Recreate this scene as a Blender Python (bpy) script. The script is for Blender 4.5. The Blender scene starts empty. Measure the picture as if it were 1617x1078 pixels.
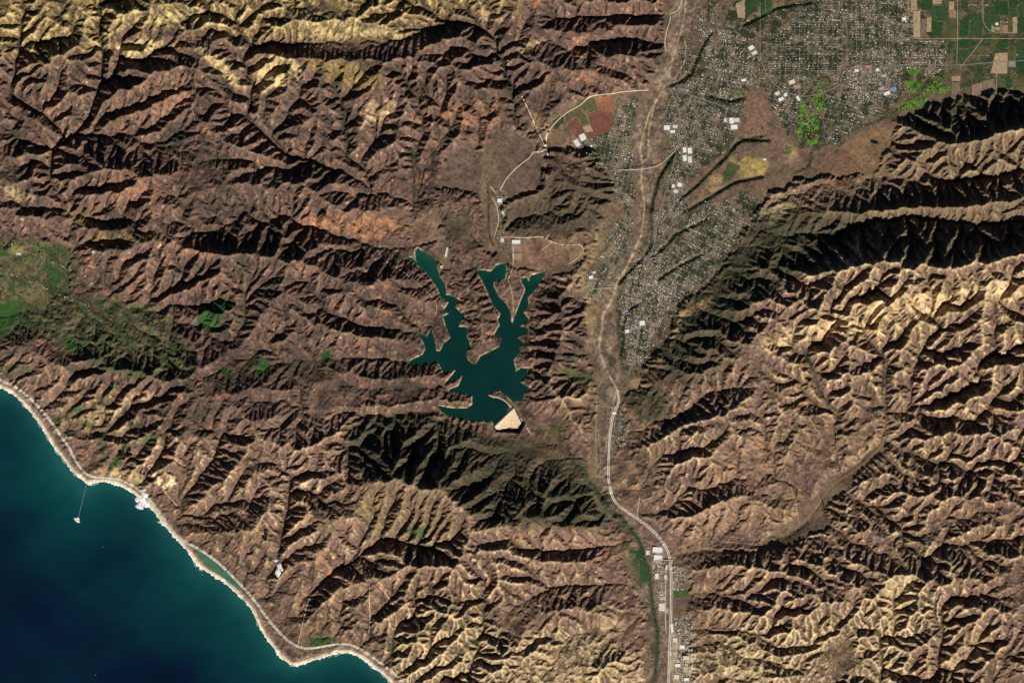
import bpy, bmesh, math, random
import numpy as np
from mathutils import Vector
# ================================================================= camera, world, sun, exposure
S = 15.0                         # metres per map unit
CX, CY = 808.5, 539.0
SZ = 14.5                        # metres per unit of height
def W(x, y, z=0.0): return ((x-CX)*S, (CY-y)*S, z*SZ)
scene = bpy.context.scene
COL = scene.collection
cam_data = bpy.data.cameras.new('camera'); cam = bpy.data.objects.new('camera', cam_data); COL.objects.link(cam)
CAM_H = 300000.0
cam.location = (0, 0, CAM_H); cam.rotation_euler = (0, 0, 0)
cam_data.sensor_width = 36.0; cam_data.sensor_fit = 'HORIZONTAL'; cam_data.lens = 36.0*CAM_H/(1617*S)
cam_data.clip_start = 1000.0; cam_data.clip_end = 900000.0
scene.camera = cam
scene.render.resolution_x = 1024; scene.render.resolution_y = 682
SUN_AZ, SUN_EL = math.radians(159), math.radians(31)
world = bpy.data.worlds.new("World"); scene.world = world; world.use_nodes = True
wn = world.node_tree.nodes; wn.clear()
sky = wn.new('ShaderNodeTexSky'); sky.sky_type = 'NISHITA'; sky.sun_disc = False
sky.sun_elevation = SUN_EL; sky.sun_rotation = SUN_AZ; sky.air_density = 0.35; sky.dust_density = 0.0; sky.ozone_density = 2.0; sky.altitude = 3000
bg = wn.new('ShaderNodeBackground'); bg.inputs['Strength'].default_value = 0.05
wo = wn.new('ShaderNodeOutputWorld')
world.node_tree.links.new(sky.outputs[0], bg.inputs[0]); world.node_tree.links.new(bg.outputs[0], wo.inputs[0])
sd = bpy.data.lights.new('sun', 'SUN'); sd.energy = 5.0; sd.angle = math.radians(0.5); sd.color = (1.0, 0.94, 0.85)
sun = bpy.data.objects.new('sun', sd); COL.objects.link(sun)
sv = Vector((math.sin(SUN_AZ)*math.cos(SUN_EL), math.cos(SUN_AZ)*math.cos(SUN_EL), math.sin(SUN_EL)))
sun.rotation_euler = sv.to_track_quat('Z', 'Y').to_euler(); sun.location = sv*40000
scene.cycles.volume_bounces = 40; scene.cycles.max_bounces = 40
scene.view_settings.view_transform = 'Standard'; scene.view_settings.look = 'None'
scene.view_settings.exposure = 0.6; scene.view_settings.gamma = 1.0
# ================================================================= survey, noise and erosion
# ---------------------------------------------------------------- survey data (map units: 1 unit = 15 m, x east, y south)
COAST = [(-700,430),(-420,470),(-120,575),(-40,598),(0,611),(22,622),(45,645),(70,680),(85,705),(100,725),(115,745),(128,755),(137,763),
 (150,761),(172,760),(188,765),(205,774),(222,788),(240,803),(252,820),(262,832),(278,850),(290,862),(303,878),(313,893),(328,903),
 (345,912),(360,924),(378,940),(392,955),(400,966),(410,991),(424,1012),(435,1026),(446,1040),(463,1051),(484,1045),(502,1040),
 (530,1030),(551,1030),(572,1038),(589,1052),(607,1066),(620,1080),(660,1110),(720,1160),(760,1220),(900,1500),(1000,1800)]
LAKE = [(660,390),(664,395),(672,399),(680,403),(687,410),(690,423),(695,438),(703,448),(705,465),(718,469),(726,474),(719,485),(729,494),
 (741,487),(731,503),(724,515),(741,517),(737,530),(744,547),(736,557),(739,569),(751,576),(759,562),(774,555),(789,547),(792,533),
 (780,527),(789,514),(786,504),(791,495),(782,487),(772,467),(765,450),(752,427),(759,427),(777,428),(785,418),(799,416),(800,428),(797,440),
 (779,445),(780,453),(787,467),(799,480),(806,492),(808,513),(814,497),(823,473),(830,457),(822,440),(831,438),(835,445),(838,435),
 (860,429),(855,443),(843,460),(833,470),(835,482),(826,493),(835,503),(822,515),(833,518),(833,527),(817,533),(828,542),(818,547),
 (823,554),(811,568),(815,587),(823,580),(843,581),(836,589),(821,603),(841,613),(828,620),(825,632),(810,634),(803,627),(790,617),(771,621),
 (774,627),(787,629),(797,634),(805,643),(781,671),(777,665),(750,664),(727,662),(700,652),(690,640),(714,644),(737,645),(746,637),
 (745,624),(734,622),(710,619),(709,615),(724,609),(731,592),(720,599),(702,605),(712,594),(720,584),(700,589),(692,572),(677,573),(654,578),(627,569),
 (647,569),(667,560),(672,550),(667,537),(659,525),(675,532),(680,519),(687,537),(689,554),(695,555),(700,543),(712,533),(705,517),
 (700,500),(710,495),(700,490),(709,477),(697,470),(690,453),(679,438),(667,423),(657,417),(645,410),(644,405),(652,408),(658,414),(655,398)]
LAKE_Z = 11.5
RIVER = [(1095,-80,20),(1083,0,17.5),(1077,30,17),(1072,60,16.5),(1060,100,16),(1051,130,15.5),(1035,163,15),(1021,195,14.5),(1015,235,14),
 (1014,254,13.7),(1017,314,12.8),(1017,350,12),(1013,370,11.5),(1000,407,11),(973,450,10.3),(950,494,9.6),(944,537,9),(960,584,8.4),(972,614,8),
 (967,644,7.6),(957,704,6.8),(951,728,6.5),(947,777,5.8),(965,802,5.4),(996,826,5),(1010,847,4.6),(1021,875,4.2),(1029,910,3.7),
 (1031,952,3.1),(1042,998,2.5),(1037,1040,1.9),(1035,1072,1.5),(1030,1200,.5)]
# valley trunks: list of (x,y,z)
VAL = [RIVER,
 [(1560,-60,34),(1500,67,28),(1490,110,26),(1417,163,23),(1343,207,21),(1280,234,19),(1280,264,18),(1243,284,17),(1200,333,15.5),(1177,380,14),
  (1134,447,12.3),(1120,467,11.8),(1084,493,11),(1050,525,10.3),(1015,560,9.6),(985,600,8.8),(974,618,8)],
 [(770,-60,50),(775,10,44),(784,63,38),(794,110,34),(802,133,31),(820,165,28),(822,200,25),(795,240,22),(770,290,17.5),(775,330,15),(780,385,12.5),(779,415,11.6)],
 [(120,-60,60),(160,0,52),(163,80,45),(165,117,42),(153,150,38),(143,200,33),(113,212,31),(87,220,29),(84,250,27),(80,287,24),(100,320,21),(117,347,18),
  (130,377,16),(127,413,13),(97,437,10),(43,483,6),(17,517,5),(-40,545,3),(-80,580,.5)],
 [(283,250,37),(267,244,36),(213,224,34),(167,213,32),(113,211,31)],
 [(40,-40,55),(40,0,50),(37,57,45),(33,77,44),(20,130,40),(10,173,36),(-20,210,34),(-80,260,30)],
 [(0,190,37),(40,185,35),(70,193,32),(87,218,29)],
 [(275,487,14),(200,484,11.5),(140,473,9.5),(93,455,8)],
 [(330,540,20),(370,560,19),(420,572,17),(470,562,15.5),(520,560,14),(580,562,12.5),(627,569,11.5)],
 [(490,455,27),(517,495,21),(550,508,18),(600,522,14),(647,527,12),(659,525,11.5)],
 [(300,372,33),(340,374,31),(405,356,28),(450,348,25),(490,354,22),(533,375,19),(587,391,15),(640,410,12),(650,409,11.5)],
 [(650,235,22),(655,270,20),(658,305,17),(650,340,15),(655,375,12.5),(659,391,11.5)],
 [(543,155,38),(543,200,32),(550,267,26),(567,307,22),(607,317,19.5),(645,312,17.5),(655,318,17)],
 [(413,0,52),(413,73,43),(403,110,39),(407,160,35),(412,200,32),(433,233,30),(467,255,28),(520,262,26.5),(550,270,25.5)],
 [(333,-40,58),(333,17,54),(380,67,46),(384,100,42),(403,133,37)],
 [(400,72,44),(450,72,44),(483,71,44),(567,73,44),(633,60,42),(687,43,40),(733,37,39),(773,38,39)],
 [(860,66,34),(930,70,30),(1000,62,24),(1045,74,18)],
 [(880,30,34),(970,28,27),(1050,25,19)],
 [(1337,470,40),(1355,500,34),(1366,533,29),(1397,567,25),(1392,617,21),(1403,660,18),(1390,700,16),(1350,735,14),(1330,746,13),(1298,781,11.5),
  (1270,826,10),(1228,851,8.5),(1200,862,7.5),(1150,860,6.5),(1100,868,5.3),(1063,875,4.6),(1024,880,4.1)],
 [(1240,500,32),(1263,543,27),(1283,583,23),(1297,627,20),(1323,650,18.5),(1322,707,15),(1330,746,13)],
 [(1190,640,24),(1200,690,20),(1221,735,16),(1252,781,13),(1261,835,9)],
 [(1547,893,32),(1508,868,28),(1463,848,25),(1417,847,22),(1382,812,19),(1340,788,15),(1325,765,13.5)],
 [(1614,724,32),(1550,731,28),(1498,735,25),(1452,728,22),(1424,700,19.5),(1403,668,18)],
 [(1480,560,29),(1500,510,34)],[(1462,640,22),(1440,625,22.5),(1455,580,26),(1480,560,29)],[(1405,660,18),(1435,640,20.5),(1462,640,22)],
 [(1300,820,14),(1305,840,18),(1340,865,20),(1400,880,24),(1450,900,28)],
 [(1250,400,20),(1300,385,24),(1370,352,28),(1450,345,33),(1530,355,38),(1617,350,42)],
 [(1300,385,24),(1240,380,18),(1200,390,15),(1175,400,13.6)],
 [(1430,192,24),(1470,168,26),(1500,160,27),(1617,148,30)],
 [(1385,215,21),(1420,225,24),(1395,250,23)],
 [(1270,262,18),(1320,290,21),(1400,300,25),(1500,290,31),(1617,270,38)],
 [(247,620,22),(200,627,16),(180,650,12),(140,662,7),(100,664,3),(78,690,.6)],
 [(270,680,22),(240,684,17),(187,704,9),(158,739,3),(137,760,.5)],
 [(365,660,26),(350,703,19),(316,749,10),(298,784,5),(273,805,2),(258,826,.5)],
 [(700,872,25),(680,865,24),(645,861,21),(596,847,17),(554,882,12),(519,903,9),(488,945,5),(470,1015,1.5),(462,1048,.3)],
 [(450,740,22),(465,770,19),(447,830,13),(440,880,9),(400,900,6),(345,900,1)],
 [(400,790,16),(350,815,9),(300,835,3),(270,838,.5)],
 [(540,940,12),(532,985,6),(530,1028,.5)],
 [(622,960,14),(622,1010,8),(615,1070,.5)],
 [(820,680,8.5),(865,690,8),(895,720,7.4),(920,760,6.4),(945,778,5.9)],
 [(740,770,22),(790,740,16),(850,735,12),(900,735,8)],
 [(860,872,17),(920,868,11),(985,855,6),(1008,850,4.8)],
 [(290,165,47),(240,186,42),(190,202,37),(160,208,34)],[(272,138,50),(210,166,43),(155,187,38)],[(350,110,46),(345,160,42),(375,200,38),(409,205,33)],
 [(480,150,42),(450,185,37),(425,215,32)],[(600,215,33),(575,245,29),(557,275,25)],[(690,150,42),(665,190,33),(655,235,23)],[(720,180,34),(700,215,25),(683,240,20)],[(765,150,36),(760,200,24),(755,232,19)],
 [(330,720,22),(316,749,12)],[(60,545,14),(90,565,10),(110,545,8)],[(215,520,14),(180,500,11)],[(330,520,20),(300,500,15),(275,487,13)],
 [(430,430,34),(400,470,28),(385,520,23),(372,560,19)],[(300,410,36),(280,445,26),(200,465,15),(170,475,11)],
 [(1500,620,30),(1462,640,22)],[(1560,660,34),(1500,665,27),(1435,645,21)],[(1110,700,18),(1060,715,12),(1010,735,7),(960,745,6)],[(1617,850,36),(1560,850,31),(1525,862,28)],
 [(1350,960,24),(1300,1000,19),(1250,1020,12)],[(1480,830,26),(1530,815,31)],[(1130,830,12),(1100,868,5.3)],
 [(820,960,14),(870,930,12),(930,920,9),(1000,940,5),(1028,940,3.3)],
 [(870,1078,10),(890,1010,9),(940,990,7),(1000,1010,4),(1040,1010,2.5)],
 [(700,1078,12),(740,1020,14),(780,980,16),(760,940,18)],
 [(1290,1078,12),(1240,1020,12),(1180,990,8),(1120,985,5),(1048,1000,3)],
 [(1420,1078,18),(1410,1015,20),(1410,950,24)],[(1487,960,28),(1490,1030,23),(1470,1078,20)],
 [(1200,960,13),(1140,940,9),(1090,945,4.5),(1036,945,3.3)],
 [(1170,615,20),(1120,617,16),(1080,650,12),(1040,668,9.5),(985,700,7.5),(960,715,6.8)],
 [(1190,745,16),(1110,770,12),(1050,800,9),(1000,812,5.6)],
 [(900,470,13),(935,480,9.8)],[(890,600,13),(930,595,10),(962,592,8.5)],[(880,660,12),(930,650,9),(960,650,7.6)],
 [(915,560,14),(938,552,9)],
 [(870,330,17),(820,340,14),(782,370,12.8)],[(960,340,16),(985,370,12)],
 [(520,620,20),(480,610,17),(440,590,16.5),(420,573,17)],
 [(400,640,22),(440,640,20),(500,625,18),(560,610,15),(640,612,13),(705,607,11.5)],
 [(560,690,24),(600,660,18),(650,650,14),(692,645,11.5)],[(670,710,24),(700,680,15),(730,663,11.5)],[(760,700,16),(770,680,12),(760,666,11.5)],
]
# crests: list of (x,y,z)
RID = [
 [(300,142,53),(235,163,48),(168,194,39)],[(303,178,51),(250,205,44),(215,212,38)],[(115,93,54),(135,112,50),(150,132,45)],[(115,93,54),(100,120,48),(92,145,44)],
 [(500,150,46),(488,200,41),(495,235,36),(515,262,31)],[(590,152,48),(578,200,38),(560,240,31)],[(345,160,46),(325,185,46)],[(440,150,43),(425,185,40)],
 [(400,690,34),(385,716,32),(362,747,28),(332,772,20),(305,795,9)],[(450,800,26),(500,789,28),(530,775,32),(560,765,40)],[(475,990,8),(500,950,16),(530,930,20),(560,905,22)],
 [(290,690,24),(275,730,18),(262,760,12)],[(1088,705,30),(1110,740,24),(1150,755,22)],[(1250,700,26),(1235,740,20)],[(1360,800,22),(1400,830,26)],[(1430,770,28),(1400,745,22)],
 [(560,965,16),(560,1000,9)],[(655,985,24),(650,1030,14)],
 [(167,31,59),(210,25,63),(245,13,66),(290,3,66)],
 [(160,58,50),(200,48,55),(240,51,58),(277,63,56),(300,64,56),(327,52,56)],
 [(160,163,41),(200,141,52),(247,121,59),(277,111,61),(287,113,61),(307,128,58),(303,173,52),(317,213,49),(292,258,43),(283,287,45),(270,297,46),
  (253,291,48),(247,278,50),(207,264,52),(187,268,52),(150,274,49),(137,266,46),(105,262,36)],
 [(283,287,45),(320,281,45),(350,291,45),(370,300,44),(420,300,40)],
 [(330,210,50),(370,212,48),(400,205,42)],
 [(133,364,24),(180,362,35),(250,358,40),(270,330,42),(270,297,46)],
 [(130,394,19),(160,403,28),(187,389,35),(253,383,41),(310,392,46),(350,399,50),(400,401,50),(455,408,46),(490,425,43),(555,448,38),(600,446,33),
  (640,460,26),(672,482,18),(690,486,13)],
 [(250,358,40),(262,375,40)],
 [(440,288,36),(480,284,40),(520,285,34)],[(480,331,32),(520,302,34),(543,288,30)],
 [(483,340,30),(540,339,33),(600,332,27),(640,322,21)],
 [(405,280,38),(440,300,36),(470,325,31)],
 [(543,165,42),(587,152,48),(633,142,50),(680,130,50),(720,150,46),(760,160,38)],
 [(640,200,40),(640,250,34),(620,290,27)],
 [(407,84,54),(450,84,58),(500,88,60),(560,92,60),(617,91,58),(660,97,56),(680,125,51)],
 [(630,80,55),(670,62,56),(710,48,54),(735,42,50)],
 [(667,104,55),(700,93,53),(740,82,50),(775,80,42)],[(710,142,48),(750,144,46),(788,140,38)],
 [(430,55,58),(480,40,66),(550,45,70),(620,50,62)],[(200,80,56),(240,90,56),(262,75,56)],
 [(345,60,58),(340,90,58),(310,125,58)],[(420,100,52),(480,100,55),(540,120,52),(540,150,44)],
 [(60,110,52),(110,95,56),(150,110,50)],[(95,160,48),(120,140,50),(140,165,44)],
 [(0,110,52),(15,85,54)],[(0,330,38),(40,330,34),(70,345,28)],[(20,250,42),(50,245,38),(75,260,30)],
 [(950,74,38),(1000,82,36),(1035,90,26)],[(970,38,36),(1040,35,28)],[(830,100,46),(900,110,43),(970,125,36),(1020,125,24)],
 [(840,50,46),(900,50,42),(950,74,38)],[(860,10,46),(940,10,40),(1020,5,28)],
 [(690,329,24),(720,326,25),(748,329,23),(750,345,21)],[(820,320,22),(860,300,29),(900,285,32),(945,300,28),(965,320,20)],
 [(870,360,24),(910,350,28),(950,330,26)],[(810,355,19),(840,345,20)],
 [(700,370,17),(725,365,17.5)],
 [(1410,193,28),(1433,202,36),(1477,227,50),(1533,228,54),(1570,214,55),(1617,201,58),(1700,190,58)],
 [(1300,330,30),(1350,335,38),(1400,335,43),(1450,325,46),(1517,332,50),(1580,320,52),(1700,300,54)],
 [(1255,425,32),(1283,433,42),(1340,417,54),(1377,410,60),(1413,418,63),(1467,422,66),(1527,415,68),(1577,408,70),(1617,393,72),(1700,375,72)],
 [(1255,425,32),(1220,470,30),(1190,520,32),(1170,560,30),(1110,590,24),(1060,620,18),(1020,655,12)],
 [(1390,486,52),(1450,466,58),(1520,455,60),(1617,444,62)],
 [(1367,521,40),(1400,512,43),(1440,497,46)],[(1500,522,43),(1560,514,50),(1617,491,54)],
 [(1460,560,34),(1480,590,40),(1540,570,44),(1617,560,46)],[(1470,650,32),(1530,620,38),(1617,610,42)],
 [(1290,560,36),(1340,545,38)],[(1300,600,30),(1350,600,34),(1380,590,30)],[(1210,560,34),(1250,580,30),(1280,610,24)],
 [(1430,690,28),(1480,690,34),(1560,690,38),(1617,680,40)],[(1330,690,22),(1370,680,24)],
 [(1200,600,30),(1240,620,28),(1285,640,22)],[(1060,735,20),(1100,700,26),(1150,680,30),(1180,665,28)],
 [(1010,712,14),(1060,683,22),(1110,647,27),(1150,640,29),(1185,620,29)],
 [(1080,820,20),(1130,790,26),(1180,780,26),(1225,800,16)],[(1090,900,11),(1160,890,22),(1210,890,24),(1260,870,18)],
 [(1270,860,18),(1320,880,28),(1380,895,34),(1450,903,38),(1520,902,38),(1560,915,38)],
 [(1100,960,10),(1160,965,18),(1220,975,22),(1280,970,28),(1340,960,30)],
 [(1420,900,38),(1400,930,36),(1390,970,32)],[(1460,950,34),(1530,905,38)],[(1560,990,36),(1617,960,40)],
 [(1350,830,24),(1400,850,26)],[(1400,790,26),(1450,770,32),(1520,790,36),(1617,800,40)],[(1340,770,18),(1400,740,24)],
 [(15,537,12),(60,562,20),(110,590,22),(150,600,20)],
 [(107,562,20),(150,580,24),(190,590,26),(230,601,30),(265,611,33),(300,592,34),(320,577,33),(347,560,30)],
 [(340,666,30),(370,669,34),(405,656,36),(440,640,30)],[(345,620,32),(380,612,34),(405,616,32),(440,614,28),(500,600,23),(530,590,20)],
 [(300,592,34),(320,630,32),(345,665,30)],
 [(390,540,26),(400,500,32),(440,470,36),(460,420,44)],[(330,470,30),(350,430,38),(350,399,50)],[(240,460,26),(260,420,34),(253,383,41)],
 [(510,508,30),(560,524,30),(600,531,25),(640,530,17)],[(480,530,24),(540,545,22),(600,550,18),(650,545,14)],
 [(560,500,26),(620,490,22),(660,490,19)],
 [(590,600,24),(650,597,21),(690,592,17),(715,587,13)],[(560,590,22),(590,600,24)],
 [(620,645,20),(660,635,18),(700,632,16),(742,634,14)],
 [(430,706,32),(480,709,36),(520,692,34),(550,670,28)],
 [(300,720,24),(320,700,26)],[(300,842,8),(350,842,18),(405,836,24),(430,815,26)],
 [(380,730,28),(420,720,30),(430,706,32)],[(380,770,24),(420,760,26),(445,745,26)],
 [(545,770,36),(582,757,46),(631,757,50),(666,768,50),(691,771,49),(722,785,46),(740,812,38),(750,822,36),(805,831,33),(846,829,32),(905,833,27),(950,828,15)],
 [(480,830,24),(520,820,28),(560,800,32),(545,770,36)],[(500,880,20),(540,850,24),(575,830,26)],
 [(596,908,26),(624,911,28),(645,892,34),(680,894,38),(701,894,38),(726,855,37),(747,823,38)],
 [(520,950,20),(560,925,24),(596,908,26)],[(701,894,38),(720,910,36),(740,925,32)],[(500,980,10),(520,930,18)],
 [(740,925,32),(790,930,26),(840,915,22)],[(850,960,22),(900,960,20),(960,975,14)],[(820,880,26),(880,880,24),(940,890,14)],
 [(925,440,17),(897,470,22),(880,500,26),(888,540,26),(872,590,26),(885,635,26),(920,680,15)],
 [(720,428,17),(740,450,20),(757,480,20),(768,520,19),(752,558,15)],
 [(800,455,13),(815,460,13)],[(850,630,18),(885,635,26)],[(640,700,28),(700,730,30),(740,700,22)],[(870,780,26),(930,775,12)],
 [(600,985,20),(640,960,22),(690,960,24),(720,930,30)],[(660,1040,14),(720,1000,22),(760,1000,20)],[(800,1040,20),(850,1030,18)],[(930,1050,16),(980,1040,12)],
]
FLATS = [ # gentle ground polygons
 [(1062,-80),(1800,-80),(1800,132),(1617,142),(1500,154),(1469,167),(1447,181),(1420,198),(1402,235),(1375,280),(1300,275),(1260,280),(1215,300),(1195,340),(1170,375),(1125,440),
  (1075,480),(1055,540),(1020,575),(1010,615),(985,625),(980,700),(955,730),(950,795),(1000,835),(1042,868),(1052,900),(1085,900),(1095,1180),(1005,1180),(1020,1030),
  (1015,960),(998,920),(975,880),(1005,870),(990,832),(950,805),(930,770),(935,690),(945,620),(925,540),(925,490),(920,450),(935,400),(955,340),(970,290),(940,240),(900,235),(870,240),(862,200),(900,160),(980,150),(1022,140),(1048,90),(1050,20)],
 [(700,250),(745,225),(760,240),(790,205),(830,215),(860,245),(850,300),(800,310),(790,395),(765,395),(762,320),(745,300),(690,300)],
 [(790,370),(905,385),(925,395),(900,430),(862,440),(842,425),(820,430),(785,410)],
 [(0,395),(110,385),(110,450),(60,490),(0,500)],
 [(690,390),(705,390),(710,425),(695,430)],
 [(640,360),(690,330),(700,390),(655,385)],
 [(1195,868),(1225,835),(1260,805),(1300,765),(1325,745),(1345,735),(1385,690),(1400,690),(1390,715),(1345,755),(1310,800),(1300,835),(1250,860),(1200,872),(1065,878),(1066,868)],
]
SOFT = [ # terraces and domes with little relief of their own
 ([(100,650),(150,615),(250,605),(300,640),(300,700),(250,735),(160,738),(120,715)],.2),([(640,350),(700,335),(760,360),(760,400),(660,395)],.4),
 ([(565,762),(700,772),(742,815),(735,850),(600,845),(575,810)],.35),([(430,655),(515,650),(525,690),(440,705)],.4),([(205,490),(290,490),(290,580),(215,585)],.3),
 ([(1060,780),(1150,690),(1230,700),(1240,790),(1080,860)],.6),([(270,330),(420,300),(640,340),(600,370),(420,345),(300,370)],.6),([(790,445),(826,445),(822,500),(806,512)],.15)]
BADL = [[(620,995),(700,950),(760,975),(800,1010),(880,1000),(960,1010),(1035,1050),(1035,1200),(620,1200)],[(1092,1020),(1180,985),(1330,975),(1440,900),(1480,960),(1430,1030),(1440,1200),(1092,1200)]]
# ---------------------------------------------------------------- grid
STEP = 1.25
MX, MY = 60, 60
NX = int((1617+2*MX)/STEP)+1; NY = int((1078+2*MY)/STEP)+1
rng = np.random.default_rng(7)
def up(a, ny, nx):
    """smooth (Catmull/cubic-ish) resampling of a small array to ny x nx"""
    def ax(a, n, axis):
        m = a.shape[axis]
        t = np.linspace(0, m-1, n); i = np.clip(np.floor(t).astype(int), 0, m-2); f = t-i
        sh = [1,1]; sh[axis] = n; f = f.reshape(sh).astype(np.float32)
        tk = lambda k: np.take(a, np.clip(k,0,m-1), axis=axis)
        p0,p1,p2,p3 = tk(i-1),tk(i),tk(i+1),tk(i+2)
        return p1+.5*f*(p2-p0+f*(2*p0-5*p1+4*p2-p3+f*(3*(p1-p2)+p3-p0)))
    return ax(ax(a.astype(np.float32), ny, 0), nx, 1)
def noise(ny, nx, cells, ax=1.0, seed=0):
    """smooth noise, cell = feature size in grid samples; ax stretches along x"""
    r = np.random.default_rng(seed)
    cy = max(4,int(ny/cells)+3); cx = max(4,int(nx/(cells*ax))+3)
    return up(r.standard_normal((cy,cx)), ny, nx)
def fbm(ny, nx, cells, octs=5, gain=.5, ax=1.0, seed=0):
    o = np.zeros((ny,nx),np.float32); a = 1; t = 0
    for k in range(octs):
        if cells < 1.2: break
        o += a*noise(ny,nx,cells,ax,seed*31+k); t += a*a; a *= gain; cells /= 2
    return o/math.sqrt(t)
def blur(a, s):
    ny,nx = a.shape; p = int(3*s)+1
    b = np.pad(a, p, mode='edge')
    fy = np.fft.fftfreq(b.shape[0])[:,None]; fx = np.fft.rfftfreq(b.shape[1])[None]
    g = np.exp(-2*(math.pi*s)**2*(fx**2+fy**2))
    return np.fft.irfft2(np.fft.rfft2(b)*g, s=b.shape)[p:p+ny,p:p+nx].astype(np.float32)
def poly_mask(P, X, Y):
    P = np.asarray(P, float); m = np.zeros(X.shape, bool)
    x0,y0 = P.min(0); x1,y1 = P.max(0)
    bb = (X>=x0)&(X<=x1)&(Y>=y0)&(Y<=y1)
    xs = X[bb]; ys = Y[bb]; r = np.zeros(xs.shape, bool)
    n = len(P)
    for i in range(n):
        ax,ay = P[i]; bx,by = P[(i+1)%n]
        if ay == by: continue
        c = ((ay>ys)!=(by>ys))
        c[c] = xs[c] < (bx-ax)*(ys[c]-ay)/(by-ay)+ax
        r ^= c
    m[bb] = r
    return m
def dense(P, d=1.0):
    P = np.asarray(P, float); out = []
    for a,b in zip(P[:-1],P[1:]):
        n = max(1,int(math.hypot(*(b-a)[:2])/d))
        out.append(a+(b-a)*(np.arange(n)/n)[:,None])
    out.append(P[-1:]); return np.concatenate(out)
def smooth_line(P, it=2):
    P = np.asarray(P, float)
    for _ in range(it):
        Q = np.empty((2*len(P)-2, P.shape[1])); Q[0::2] = .75*P[:-1]+.25*P[1:]; Q[1::2] = .25*P[:-1]+.75*P[1:]
        P = np.vstack([P[:1], Q, P[-1:]])
    return P
def grid(step):
    nx = int(round((1617+2*MX)/step))+1; ny = int(round((1078+2*MY)/step))+1
    X,Y = np.meshgrid(-MX+np.arange(nx)*step, -MY+np.arange(ny)*step)
    return X.astype(np.float32), Y.astype(np.float32)
SEA_POLY = COAST+[(-700,1800)]
def wiggle(P, amp, seed):
    """jitter a densified polyline so crests and creeks meander"""
    r = np.random.default_rng(seed); D = dense(smooth_line(P,2), 3.0); n = len(D)
    if n < 6: return dense(D,1.0)
    for a,c in ((amp,14),(amp*.5,6)):
        k = max(2,int(n/c)+2); 
        for d in (0,1):
            w = np.interp(np.linspace(0,k-1,n), np.arange(k), r.standard_normal(k))
            w *= np.minimum(1, np.minimum(np.arange(n), np.arange(n)[::-1])/4)
            D[:,d] += a*w
    return dense(D, .8)
def membrane(step):
    """first surface: relaxed sheet through the surveyed crests and creeks"""
    steps = [step*16, step*8, step*4, step*2, step]
    H = None
    V = [wiggle(p, 1.6, i) for i,p in enumerate(VAL)]; R = [wiggle(p, 2.2, 500+i) for i,p in enumerate(RID)]
    for s,it in zip(steps,(300,120,80,50,30)):
        X,Y = grid(s); ny,nx = X.shape
        H = np.full((ny,nx),20.,np.float32) if H is None else up(H,ny,nx)
        F = np.zeros((ny,nx)); W = np.zeros((ny,nx))
        for P in R+V:
            ix = np.round((P[:,0]+MX)/s).astype(int); iy = np.round((P[:,1]+MY)/s).astype(int)
            k = (ix>=0)&(ix<nx)&(iy>=0)&(iy<ny)
            np.add.at(F,(iy[k],ix[k]),P[k,2]); np.add.at(W,(iy[k],ix[k]),1)
        fix = W>0; val = np.where(fix,F/np.maximum(W,1),0).astype(np.float32)
        sea = poly_mask(SEA_POLY,X,Y); lk = poly_mask(LAKE,X,Y)
        fix |= sea|lk; val[sea] = -1.0; val[lk] = LAKE_Z-.8
        for _ in range(it):
            P = np.pad(H,1,mode='edge')
            A = .25*(P[:-2,1:-1]+P[2:,1:-1]+P[1:-1,:-2]+P[1:-1,2:])
            H = np.where(fix,val,A)
    return H
OFF = [(-1,0,1.),(1,0,1.),(0,-1,1.),(0,1,1.),(-1,-1,1.4142),(-1,1,1.4142),(1,-1,1.4142),(1,1,1.4142)]
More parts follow.
